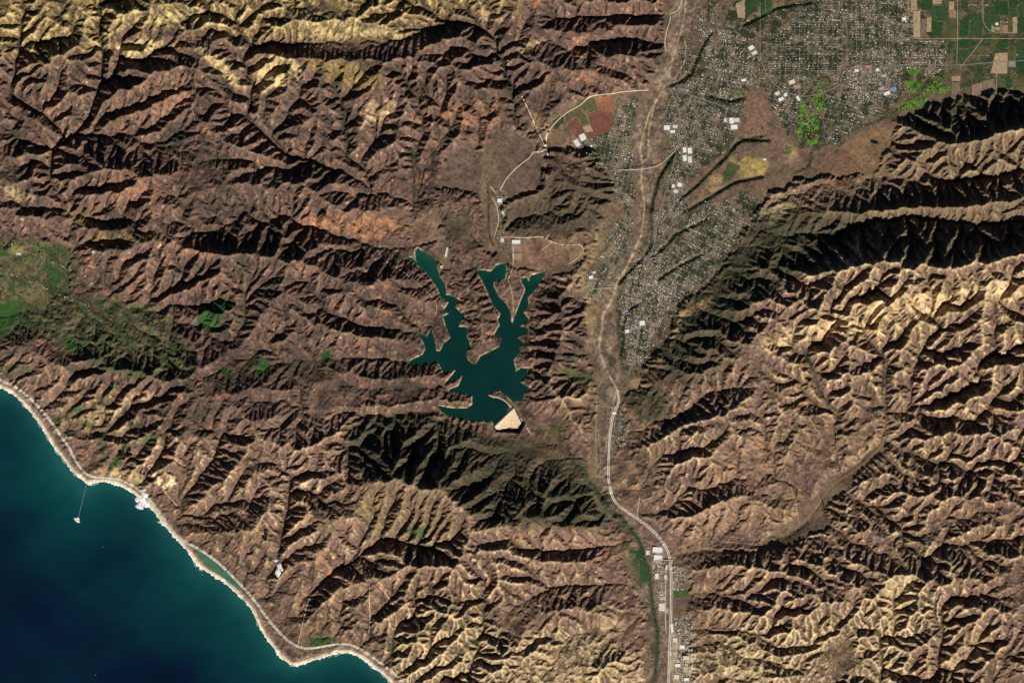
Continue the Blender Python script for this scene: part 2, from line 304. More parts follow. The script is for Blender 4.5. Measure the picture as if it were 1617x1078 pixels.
def erode(H, base, U, step, K, m, dt, n, kd=.0, keep=None, ks=6, kw=.3):
    """stream power incision (implicit, n=1) with uplift; base = fixed cells"""
    ny,nx = H.shape; N = ny*nx
    idx = np.arange(N).reshape(ny,nx); A = None
    for q in range(n):
        H = H+np.where(base,0,U*dt).astype(np.float32)
        best = np.zeros((ny,nx),np.float32); rec = idx.copy(); dist = np.ones((ny,nx),np.float32)
        P = np.pad(H,1,mode='constant',constant_values=1e9)
        for dy,dx,l in OFF:
            s = (H-P[1+dy:1+dy+ny,1+dx:1+dx+nx])/l
            k = s>best; best[k] = s[k]; rec[k] = (idx+dy*nx+dx)[k] if False else (idx[k]+dy*nx+dx); dist[k] = l
        rec[base] = idx[base]; rec = rec.ravel(); d = dist.ravel()*step
        # depth by pointer jumping
        dep = (rec!=idx.ravel()).astype(np.int32); r = rec.copy()
        while True:
            add = dep[r]
            if not add.any(): break
            dep += add; r = r[r]
        order = np.argsort(dep,kind='stable'); ds = dep[order]
        cut = np.searchsorted(ds, np.arange(ds[-1]+2))
        a = np.ones(N)*step*step
        for L in range(ds[-1],0,-1):
            c = order[cut[L]:cut[L+1]]
            np.add.at(a, rec[c], a[c]) if len(c)<3000 else a.__iadd__(np.bincount(rec[c],a[c],N))
        h = H.ravel().astype(np.float64)
        f = K*dt*a**m/d
        for L in range(1,ds[-1]+1):
            c = order[cut[L]:cut[L+1]]
            h[c] = (h[c]+f[c]*h[rec[c]])/(1+f[c])
        H = h.reshape(ny,nx).astype(np.float32)
        # pits: fill to lowest neighbour
        P = np.pad(H,1,mode='constant',constant_values=1e9)
        mn = np.minimum.reduce([P[1+dy:1+dy+ny,1+dx:1+dx+nx] for dy,dx,l in OFF])
        H = np.where((~base)&(H<=mn), mn+.01, H)
        if kd:
            P = np.pad(H,1,mode='edge')
            A4 = .25*(P[:-2,1:-1]+P[2:,1:-1]+P[1:-1,:-2]+P[1:-1,2:])
            H = np.where(base,H,H+kd*(A4-H))
        if keep is not None:
            H = np.where(base,H,H+kw*blur(keep-H,ks/step))
    return H, a.reshape(ny,nx)
def aniso(X,Y,st,cell,ax,ang,seed):
    n = 1100; c=math.cos(ang); s=math.sin(ang); k = 1900/n
    f = fbm(n,n,cell/k,4,.55,ax,seed)
    u = np.clip(((X-800)*c+(Y-540)*s)/k+n/2,0,n-1.1); v = np.clip((-(X-800)*s+(Y-540)*c)/k+n/2,0,n-1.1)
    i=v.astype(int); j=u.astype(int); fu=u-j; fv=v-i
    return ((f[i,j]*(1-fu)+f[i,j+1]*fu)*(1-fv)+(f[i+1,j]*(1-fu)+f[i+1,j+1]*fu)*fv).astype(np.float32)
def raster(lines, amp, seed0, X, step):
    m = np.zeros(X.shape, np.float32)
    for i,p in enumerate(lines):
        P = wiggle(p,amp,seed0+i); ix=np.round((P[:,0]+MX)/step).astype(int); iy=np.round((P[:,1]+MY)/step).astype(int)
        k=(ix>=0)&(ix<X.shape[1])&(iy>=0)&(iy<X.shape[0]); m[iy[k],ix[k]] = 1
    return m
def talus(H, base, step, smax, n):
    ny,nx = H.shape
    for _ in range(n):
        P = np.pad(H,1,mode='constant',constant_values=1e9); lim = None
        for dy,dx,l in OFF:
            q = P[1+dy:1+dy+ny,1+dx:1+dx+nx]+smax*l*step
            lim = q if lim is None else np.minimum(lim,q)
        H = np.where(base,H,H+.6*(np.minimum(H,lim)-H))
    return H
def fill(H, base, n=420, eps=.12, fine=70, cap=18.0):
    """raise closed hollows (on a half-resolution copy) until every cell drains to a creek, the lake or the sea"""
    ny,nx = H.shape; h = H[::2,::2]; b = base[::2,::2].copy(); b[0]=b[-1]=True; b[:,0]=b[:,-1]=True
    my,mx = h.shape; Wt = np.where(b,h,h+cap).astype(np.float32)
    for k in range(n):
        P = np.pad(Wt,1,mode='edge')
        m4 = np.minimum(np.minimum(P[:-2,1:-1],P[2:,1:-1]),np.minimum(P[1:-1,:-2],P[1:-1,2:]))
        N = np.where(b,h,np.maximum(h,np.minimum(Wt,m4+eps)))
        if k%20==19 and np.array_equal(N,Wt): break
        Wt = N
    W2 = np.where(base,H,np.maximum(H,up(Wt,ny,nx)+1.0)); e2 = eps*.4
    for k in range(fine):
        P = np.pad(W2,1,mode='edge')
        m4 = np.minimum(np.minimum(P[:-2,1:-1],P[2:,1:-1]),np.minimum(P[1:-1,:-2],P[1:-1,2:]))
        W2 = np.where(base,H,np.maximum(H,np.minimum(W2,m4+e2)))
    return W2
def masks(step):
    X,Y = grid(step); ny,nx = X.shape
    sea=poly_mask(SEA_POLY,X,Y); lk=poly_mask(LAKE,X,Y)
    wx=X+up(fbm(558,558,8,4,.6,seed=3),ny,nx)*4; wy=Y+up(fbm(558,558,8,4,.6,seed=4),ny,nx)*4
    flat=np.zeros(X.shape,bool)
    for p in FLATS: flat|=poly_mask(p,wx,wy)
    return X,Y,sea,lk,flat&~sea&~lk
def terrain():
    s = 2.5
    H = membrane(s); X,Y,sea,lk,flat = masks(s); ny,nx = X.shape; base=sea|lk|flat
    w=1/(1+np.exp(-(X-980)/110))
    wX=X+14*up(fbm(200,280,30,3,.5,seed=91),ny,nx); wY=Y+14*up(fbm(200,280,30,3,.5,seed=92),ny,nx)
    F=(1-w)*aniso(wX,wY,s,32,1.7,math.radians(-6),11)+w*aniso(wX,wY,s,30,1.5,math.radians(-16),12)
    sw=np.clip((Y-620)/150,0,1)*(1-w)      # coast hills: blockier, NE trending
    F=(1-sw)*F+sw*aniso(wX,wY,s,42,1.5,math.radians(-38),13)*1.15
    for P,k in SOFT: F *= 1-(1-k)*blur(poly_mask(P,X,Y).astype(np.float32),3)
    bad = sum(blur(poly_mask(P,X,Y).astype(np.float32),6) for P in BADL); F = F+bad*1.7*fbm(ny,nx,7,3,.6,seed=17)
    near=np.clip(blur(raster(VAL,1.6,0,X,s),3)*10,0,1); nearR=np.clip(blur(raster(RID,2.2,500,X,s),3.2)*7,0,1)
    fl=np.clip(blur(base.astype(np.float32),4)*2,0,1)
    amp=np.clip((blur(H,8)-1)/15,0.12,1.1)*(1-near)*(1-.75*nearR)*(1-fl)
    H=H+.30*(H-blur(H,14))*(1-fl)*(1-near); H=H+4.6*F*amp; edge=np.zeros_like(base); edge[0]=edge[-1]=True; edge[:,0]=edge[:,-1]=True
    H=fill(H,base,eps=.25); keep=H.copy(); base0=base; base=base|edge
    H=H+np.where(base,0,1.0*fbm(ny,nx,8,4,.6,seed=5)+.4*noise(ny,nx,1.5,seed=9))
    U=np.where(base,0,np.clip(blur(keep,10)+4,8,80)/25)
    U=U*np.clip(1+.28*up(fbm(60,90,9,2,.5,seed=96),ny,nx),.5,1.5)
    for _ in range(5):
        H=fill(H,base,200,.05,cap=7.0)
        H,A=erode(H,base,U*(.95-.37*(1-w)*(1-.5*sw)),s,.12,.5,1.0,9,kd=.06,keep=keep,ks=13,kw=.22)
        H=talus(H,base,s,.85,2)
    q=np.clip(.48-.22*w+.25*up(fbm(60,90,7,2,.5,seed=95),ny,nx),0,.85)*(1-np.clip(bad*1.5,0,1)); H=np.where(base,H,H*(1-q)+q*blur(H,2.1))
    s=1.25
    X,Y,sea,lk,flat = masks(s); ny,nx=X.shape; base=sea|lk|flat
    H=up(H,ny,nx); keep=H.copy(); U=up(U,ny,nx)
    H=H+np.where(base,0,.9*fbm(ny,nx,6,3,.6,seed=15)+.3*noise(ny,nx,1.5,seed=19))
    H=fill(H,base,150,.05,45,cap=5.0)
    H,A=erode(H,base,U*.9,s,.15,.5,.5,9,kd=.03,keep=keep,ks=4,kw=.3)
    H=talus(H,base,s,.95,2)
    return X,Y,H,A,sea,lk,flat
# ================================================================= land-cover colours and outlines (linear albedo)
CHAP=(.076,.052,.045); CHAP2=(.104,.069,.057); TAN=(.175,.120,.083); TAN2=(.125,.084,.072); PALE=(.46,.36,.22); RUST=(.24,.12,.07); SCRUB=(.048,.040,.031)
RIPAR=(.030,.036,.020); FLOOR=(.125,.092,.066); FLOORW=(.062,.062,.036); TOWNC=(.15,.118,.085); TREEC=(.028,.034,.020); BED=(.105,.078,.066); BEDP=(.22,.175,.13)
SAND=(.42,.33,.22); GOLFC=(.095,.20,.045); ORCHC=(.022,.055,.018); BEACH=(.56,.47,.35); LSHORE=(.38,.30,.19); MUD=(.05,.06,.05); CANAL_PALE=(.4,.4,.4)
DEEP=(.0006,.006,.022); SHALLOW=(.001,.030,.036); SURFZ=(.012,.095,.090); LAKEC=(.0015,.024,.021)
FOR=(.030,.032,.021); FOR2=(.045,.042,.028); YEL=(.15,.112,.055); CLIFF=(.38,.30,.17); ORG=(.24,.135,.088); MESA=(.115,.082,.068); FARM=(.032,.050,.020); BRT=(.44,.33,.21)
BAD=(.36,.28,.18); PINK=(.20,.125,.09); GRS=(.14,.125,.060)
PATCH = [
 ([(-80,-80),(820,-80),(820,15),(700,22),(640,58),(560,62),(480,62),(330,50),(200,42),(170,80),(60,95),(-80,75)],YEL,.75,8),
 ([(480,45),(560,42),(635,50),(640,60),(560,62),(480,60)],CLIFF,.7,3),([(200,35),(260,20),(330,25),(330,35),(220,38)],CLIFF,.8,2),
 ([(183,80),(205,68),(227,60),(262,70),(250,85),(210,97)],CLIFF,.95,1.5),([(307,78),(340,85),(360,98),(385,108),(355,116),(330,100)],CLIFF,.95,1.5),
 ([(352,120),(375,115),(395,140),(390,148),(365,135)],CLIFF,.8,1.5),([(403,150),(408,97),(420,90),(462,90),(482,113),(450,137)],CLIFF,.9,1.5),
 ([(470,90),(530,92),(600,115),(605,135),(560,140),(500,125)],YEL,.8,3),([(113,60),(160,70),(165,80),(120,75)],CLIFF,.5,2),
 ([(480,345),(540,340),(630,345),(645,360),(600,378),(560,372),(520,362)],ORG,.85,3),([(430,340),(490,345),(520,370),(480,360)],ORG,.4,4),
 ([(140,375),(200,365),(260,370),(250,382),(180,386),(140,388)],YEL,.7,2),([(270,375),(310,385),(350,395),(330,410),(280,392)],ORG,.6,3),
 ([(0,290),(50,305),(60,315),(10,315)],CLIFF,.6,2),([(100,330),(155,335),(130,360),(110,350)],YEL,.7,3),
 ([(570,165),(600,160),(590,200),(565,205)],BRT,.5,3),([(607,165),(630,165),(620,190),(600,200)],BRT,.65,2),([(700,165),(800,160),(790,200),(730,215),(690,190)],ORG,.45,5),
 ([(60,150),(110,140),(120,175),(80,190),(50,170)],PINK,.6,5),([(230,125),(290,115),(300,180),(250,200),(160,190)],PINK,.6,6),([(170,270),(255,270),(250,320),(170,320)],ORG,.4,5),
 ([(765,20),(800,25),(790,40),(755,38)],BRT,.5,2),([(820,60),(860,60),(860,80),(820,85)],BRT,.35,3),
 ([(540,700),(575,655),(640,652),(700,662),(760,685),(800,695),(850,702),(885,735),(930,770),(950,800),(965,828),(905,836),(850,832),(800,830),(745,812),(720,785),(690,768),(640,756),(585,756),(555,740)],FOR,.9,3),
 ([(830,735),(850,725),(870,745),(850,752)],MESA,.7,3),
 ([(1045,610),(1068,512),(1096,462),(1126,432),(1165,382),(1192,348),(1235,335),(1290,340),(1380,345),(1310,400),(1250,440),(1190,480),(1180,510),(1120,560)],FOR,.97,4),([(1035,600),(1060,560),(1120,560),(1170,515),(1200,540),(1140,590),(1080,615)],FOR2,.6,5),
 ([(985,620),(1040,600),(1060,640),(1040,668),(1015,670),(990,640)],FOR,.9,3),([(1430,155),(1617,147),(1690,150),(1690,195),(1617,200),(1540,225),(1470,225),(1430,200)],FOR2,.9,5),
 ([(1320,310),(1517,300),(1517,330),(1440,335),(1320,335)],FOR2,.9,5),([(1380,350),(1617,345),(1617,390),(1527,413),(1380,408)],FOR2,.85,4),
 ([(860,285),(960,265),(978,300),(985,360),(960,365),(880,372),(820,380),(800,330),(850,320)],FOR2,.75,4),([(660,330),(750,325),(750,355),(720,370),(670,375)],FOR2,.6,3),
 ([(0,430),(60,440),(95,460),(160,470),(260,490),(300,560),(290,590),(220,600),(130,565),(60,525),(-20,540),(-60,470)],FARM,.7,5),([(0,385),(60,375),(110,400),(125,440),(100,470),(60,470),(0,500)],FARM,.5,4),
 ([(205,490),(265,490),(270,560),(215,580),(200,540)],MESA,.7,6),
 ([(380,558),(520,568),(530,600),(450,605),(380,600)],FOR,.65,5),([(500,555),(525,555),(525,572),(510,572)],ORCHC,.6,1),
 ([(445,640),(520,640),(515,695),(430,705),(425,680)],MESA,.75,4),
 ([(1200,540),(1300,500),(1380,472),(1450,457),(1617,437),(1690,430),(1690,470),(1617,468),(1500,492),(1400,512),(1380,530),(1290,535),(1200,560)],BRT,.75,5),
 ([(620,995),(700,965),(760,985),(800,1020),(860,1010),(960,1020),(1030,1050),(1030,1150),(620,1150)],BAD,.12,6),
 ([(1092,1040),(1160,1010),(1200,1000),(1340,990),(1420,1030),(1420,1150),(1092,1150)],BAD,.12,7),
 ([(1400,905),(1460,900),(1440,960),(1400,1000),(1385,960)],BAD,.55,5),([(1480,900),(1530,900),(1500,915)],BAD,.6,2),([(1490,1040),(1545,1000),(1560,1030),(1500,1060)],BAD,.5,4),
 ([(1150,1040),(1200,1020),(1260,1060),(1200,1090),(1120,1100)],BAD,.5,4),
 ([(935,980),(980,975),(985,1000),(950,1005)],BAD,.55,3),([(830,1000),(900,990),(1020,1030),(1020,1150),(800,1150)],BAD,.3,5),
 ([(560,800),(590,780),(610,830),(600,845),(575,830)],GRS,.6,5),([(560,760),(690,770),(740,815),(740,850),(620,850),(580,800)],(.115,.085,.055),.7,6),
 ([(640,830),(670,828),(672,850),(650,855)],ORCHC,.75,2),([(660,860),(695,858),(690,875),(665,875)],ORCHC,.85,2),
 ([(470,762),(485,755),(488,768),(475,772)],BRT,.8,1.5),([(820,830),(1000,850),(1005,880),(960,900),(830,900)],PINK,.4,8),
 ([(415,60+650),(430,720),(440,740),(415,735)],PINK,.3,3),
 ([(160,735),(192,740),(220,752),(240,770),(220,768),(190,757),(160,752)],CLIFF,.7,2),([(236,744),(252,750),(262,765),(268,752),(276,757),(272,772),(262,774),(245,762)],(.55,.44,.29),.95,.5),([(235,735),(255,735),(245,748)],BRT,.6,1),
 ([(100,660),(150,650),(190,640),(200,625),(250,615),(252,622),(205,632),(190,650),(150,668),(105,668)],BRT,.55,1.5),
 ([(105,650),(170,625),(180,635),(150,652),(115,660)],GRS,.5,4),([(440,360),(446,360)],GRS,0,1) if False else ([(105,648),(125,640),(130,648),(110,655)],ORCHC,.8,1),
 ([(125,665),(148,665),(150,680),(130,680)],ORCHC,.7,1.5),([(148,690),(165,680),(170,700),(155,712)],ORCHC,.8,1.5),([(150,640),(180,595),(190,610),(175,625)],FARM,.5,2),
 ([(148,700),(170,715),(172,720),(155,718)],ORCHC,.85,1),([(175,720),(190,722),(192,738),(170,742)],ORCHC,.9,.8),([(190,700),(212,700),(200,710)],ORCHC,.85,1),([(225,680),(248,683),(245,700),(225,705)],ORCHC,.7,1.5),
 ([(80,655),(95,655),(98,680),(85,675)],FARM,.9,1),([(0,575),(45,575),(65,600),(40,592),(0,590)],FARM,.6,2),([(110,700),(130,730),(115,720)],MESA,.6,2),
 ([(1385,690),(1420,700),(1400,715),(1350,745),(1330,745)],BRT,.5,3),([(1210,150+700),(1320,750),(1300,820),(1230,865)],(.25,.18,.125),.8,4),
 ([(1060,790),(1150,700),(1220,680),(1240,740),(1180,800),(1080,870)],(.23,.155,.11),.55,8),
 ([(875,580),(900,578),(930,590),(950,605),(920,605),(885,592)],FARM,.7,3),([(895,560),(912,558),(910,572),(898,572)],ORCHC,.8,1.5),([(858,680),(890,660),(900,685),(870,690)],FARM,.7,4),
 ([(850,690),(895,690),(905,710),(880,720),(850,715)],RUST,.5,4),
 ([(1270,270),(1420,205),(1540,225),(1690,200),(1690,365),(1527,405),(1380,400),(1300,330)],(.105,.080,.054),.65,6),([(1240,330),(1380,335),(1330,410),(1240,440),(1200,470),(1190,420)],FOR2,.6,5),
 ([(815,690),(900,688),(938,755),(957,805),(925,800),(880,750),(840,715)],FOR2,.75,3),
]
PATCH2 = [
 ([(1082,15),(1100,15),(1120,45),(1095,115),(1085,110),(1110,60)],(.24,.165,.11),.7,2),
 ([(700,250),(745,225),(760,240),(765,300),(700,305)],MESA,.8,3),([(790,205),(830,215),(860,245),(840,300),(800,310),(790,270)],MESA,.85,3),
 ([(820,180),(860,185),(875,205),(860,215),(840,205)],(.22,.16,.105),.6,2),([(862,190),(900,165),(1000,148),(1000,165),(975,200),(930,225),(870,240)],(.16,.12,.085),.6,2),
 ([(800,375),(900,385),(890,410),(860,428),(830,425),(815,435)],(.17,.105,.08),.75,2),([(900,372),(960,355),(955,385),(925,430),(900,425)],(.20,.15,.095),.6,3),
 ([(790,450),(830,440),(825,480),(808,508),(795,478)],(.15,.10,.08),.85,1.5),([(880,440),(925,430),(925,458),(890,460)],BRT,.5,3),
 ([(1140,255),(1210,250),(1215,275),(1170,280),(1165,258)],(.32,.25,.11),.75,1.5),([(1125,270),(1140,275),(1143,290),(1120,312),(1107,305)],(.28,.20,.12),.8,1.5),([(1142,258),(1163,258),(1162,282),(1145,286)],ORCHC,.8,.6),
 ([(1370,210),(1400,198),(1408,205),(1400,240),(1385,270),(1340,290),(1300,290),(1330,225)],(.175,.115,.075),.85,2),([(1290,250),(1340,240),(1350,280),(1300,285)],(.15,.095,.068),.7,4),
 ([(1200,200),(1240,205),(1260,240),(1270,270),(1220,260),(1200,235)],(.15,.10,.08),.6,4),([(1235,225),(1255,230),(1262,250),(1240,255)],(.3,.22,.12),.6,2),
 ([(1200,330),(1240,300),(1265,325),(1215,355)],(.22,.19,.11),.6,3),([(1165,140),(1210,130),(1215,235),(1170,215),(1160,150)],(.165,.105,.08),.7,2),
 ([(1330,12),(1350,20),(1345,35),(1338,50),(1335,30)],(.38,.27,.16),.8,1),([(1010,150+100),(1035,240),(1045,262),(1030,270),(1020,262)],(.28,.17,.1),.5,2),
 ([(977,312),(1000,312),(1000,330),(985,345),(980,345)],(.27,.16,.10),.8,1.5),([(925,455),(940,465),(945,550),(935,560),(922,500)],(.24,.18,.11),.7,2),
 ([(940,600),(965,600),(960,680),(945,720),(940,660)],(.13,.11,.075),.7,2),([(945,700),(955,720),(950,760),(940,770),(935,740)],(.14,.12,.05),.6,2),
 ([(985,860),(1000,860),(1022,900),(1028,960),(1018,965),(1005,900)],ORCHC,.75,1),([(985,870),(1010,862),(1013,880),(993,895)],(.18,.13,.09),.5,1),([(1010,925),(1026,920),(1027,960),(1015,950)],(.20,.15,.09),.7,1),
 ([(1035,868),(1050,868),(1053,1040),(1040,1040),(1033,960)],(.20,.15,.12),.8,1),([(1060,1000),(1095,995),(1095,1150),(1058,1150)],(.42,.35,.25),.85,1.5),([(1033,862),(1050,862),(1053,920),(1035,915)],(.34,.29,.23),.7,1.2),([(1040,935),(1052,935),(1053,970),(1042,965)],(.42,.36,.28),.7,1),
 ([(1450,-80),(1700,-80),(1700,135),(1500,145),(1440,100)],(.055,.060,.032),.75,2),([(640,360),(690,335),(700,395),(660,385)],(.15,.10,.075),.6,3),
 ([(1068,500),(1125,465),(1120,475),(1085,500),(1060,540),(1050,530)],(.27,.19,.12),.7,1.5),([(995,585),(1020,580),(1025,610),(1000,615)],(.27,.18,.12),.5,2),
 ([(0,395),(60,385),(70,400),(40,415),(0,410)],(.15,.13,.065),.5,3),([(45,450),(60,450),(55,470),(42,468)],(.24,.19,.12),.5,2),
]
RIVERBED = [[(1078,-80),(1110,-80),(1115,0),(1112,60),(1103,90),(1083,125),(1062,138),(1050,155),(1046,190),(1044,230),(1034,262),(1032,310),(1027,360),(1026,385),(1008,412),(985,440),(975,470),
   (970,520),(975,570),(980,620),(976,680),(965,720),(956,790),(985,815),(1012,838),(1030,880),(1040,960),(1046,1010),(1042,1150),(1020,1150),(1028,1010),(1020,950),(1010,880),(998,845),(960,812),(938,780),(938,700),(950,640),(955,590),
   (935,550),(936,520),(950,480),(972,440),(990,412),(1003,380),(1007,330),(1003,280),(994,240),(997,205),(1015,180),(1025,150),(1048,95),(1056,60),(1060,25),(1075,0)]]
BRAIDS = [([q[:2] for q in [(1083,-80),(1083,0),(1079,40),(1072,60),(1062,95),(1054,130),(1036,160),(1028,185),(1022,225),(1027,245),(1016,256)]],.65),
 ([(1036,160),(1026,175),(1019,200),(1010,235),(1014,254),(1012,290),(1018,320),(1016,350),(1013,370)],.65),([(1013,370),(1000,400),(985,432),(973,450),(968,470),(952,497)],.9),
 ([(952,497),(950,525),(944,545),(955,580),(974,614)],.8),([(1018,-20),(1075,0),(1070,50),(1055,120)],.1),([(974,614),(968,640),(960,690),(953,720)],.6),([(1080,60),(1085,90),(1070,120),(1056,132)],.6)]
ARROYOS = [[(1215,222),(1190,222),(1167,221),(1150,245),(1117,274),(1095,295),(1074,314)],[(1205,278),(1175,284),(1150,294),(1110,317),(1077,336)],
 [(1115,346),(1085,362),(1067,370),(1040,398),(1028,405)],[(1110,400),(1097,407),(1062,425),(1040,440)],[(1205,215),(1167,218)],
 [(1173,40),(1200,28),(1235,10),(1280,5)],[(1120,150),(1150,160),(1175,155)],[(1067,237),(1050,265),(1034,294),(1027,334)],[(1030,383),(1017,407),(994,427),(977,447)],[(1125,50),(1110,70),(1097,107),(1077,130),(1057,135)],[(1012,478),(990,490),(982,520),(980,560)],[(1012,515),(1012,545),(1020,560)]]
TREELINES = [[(1125,50),(1110,70),(1097,107),(1077,130),(1057,135)],[(1067,237),(1034,294),(1027,334),(1030,383),(1017,407),(994,427),(977,447)],
 [(1500,67),(1490,110),(1440,160),(1390,190),(1343,207),(1300,232),(1280,234),(1280,264),(1250,275)],[(1200,333),(1177,380),(1134,447)],
 [(784,40),(790,63),(797,110),(802,133)],[(770,290),(772,330),(770,360),(779,390)],[(650,235),(655,290),(652,340)],[(683,235),(684,280)],[(708,190),(710,230)],[(757,180),(758,230)],
 [(895,700),(905,730),(925,755),(945,775),(960,800),(990,825),(1008,850),(1018,880),(1028,915),(1030,960),(1040,1000),(1034,1072)],
 [(985,590),(980,560),(975,500),(985,470)],[(1263,157),(1250,190),(1255,220)],[(160,0),(163,80),(165,117),(153,150),(143,200)],
 [(1355,500),(1366,533),(1397,567),(1392,617)],[(1263,543),(1283,583),(1297,627),(1323,650)],[(543,163),(543,200),(550,267)],[(1424,700),(1452,728),(1498,735)],[(1508,868),(1463,845),(1417,847)],
 [(600,405),(650,410),(560,380)],[(1215,860),(1210,845),(1240,852),(1262,838),(1275,825)],[(1297,780),(1300,800),(1305,820)]]
GREENBELT = [[(905,730),(925,755),(943,775),(950,790),(965,812),(990,828),(1008,850),(1018,880),(1026,912),(1030,955),(1040,1000),(1036,1040),(1033,1080),(1030,1110)]]
GOLF = [([(1263,160),(1270,155),(1273,175),(1269,205),(1265,222),(1258,214),(1261,185)],1.2),([(1278,155),(1300,147),(1302,174),(1294,178),(1284,165)],1.2),([(1276,181),(1284,178),(1293,192),(1296,203),(1282,210),(1272,206)],1.2),([(1270,214),(1280,216),(1297,227),(1276,233)],1.2),
 ([(1430,107),(1447,107),(1455,117),(1447,122),(1434,117)],1.0),([(1427,129),(1459,125),(1454,144),(1440,149),(1433,140)],1.0),([(1454,146),(1484,117),(1487,134),(1464,145)],1.0),
 ([(1394,187),(1427,164),(1460,147),(1464,160),(1447,172),(1417,177)],1.0),([(1467,142),(1500,137),(1500,147),(1467,149)],1.0),([(1280,142),(1308,127),(1309,130),(1283,145)],.5),
 ([(1240,45+185),(1250,232),(1248,245),(1238,238)],.0),([(1416,78),(1423,78),(1423,86),(1417,84)],.6),([(1000,95+100),(1003,196),(1002,199)],.5),([(1160,145),(1172,147),(1168,152),(1160,150)],.3),([(990,446),(997,447),(996,453),(990,452)],.6)]
ORCH_GREEN = [[(314,484),(334,480),(345,475),(370,473),(375,478),(358,493),(347,507),(344,530),(330,523),(310,513)],[(57,382),(63,382),(65,402),(60,415),(57,405)],
 [(480,1020),(490,1012),(505,1005),(520,1004),(530,1010),(530,1012),(500,1020)],[(70,420),(95,425),(100,440),(85,455),(75,445)],[(100,535),(125,540),(130,550),(110,552)],
 [(0,480),(20,475),(40,478),(25,500),(10,530),(-20,540),(-20,490)],[(402,570),(425,565),(430,590),(410,592)],[(350,585),(365,580),(370,595),(355,595)],[(505,556),(520,556),(522,568),(508,568)],
 [(1062,892),(1063,893),(1062,894)],[(995,868),(1015,870),(1016,882),(996,880)]]
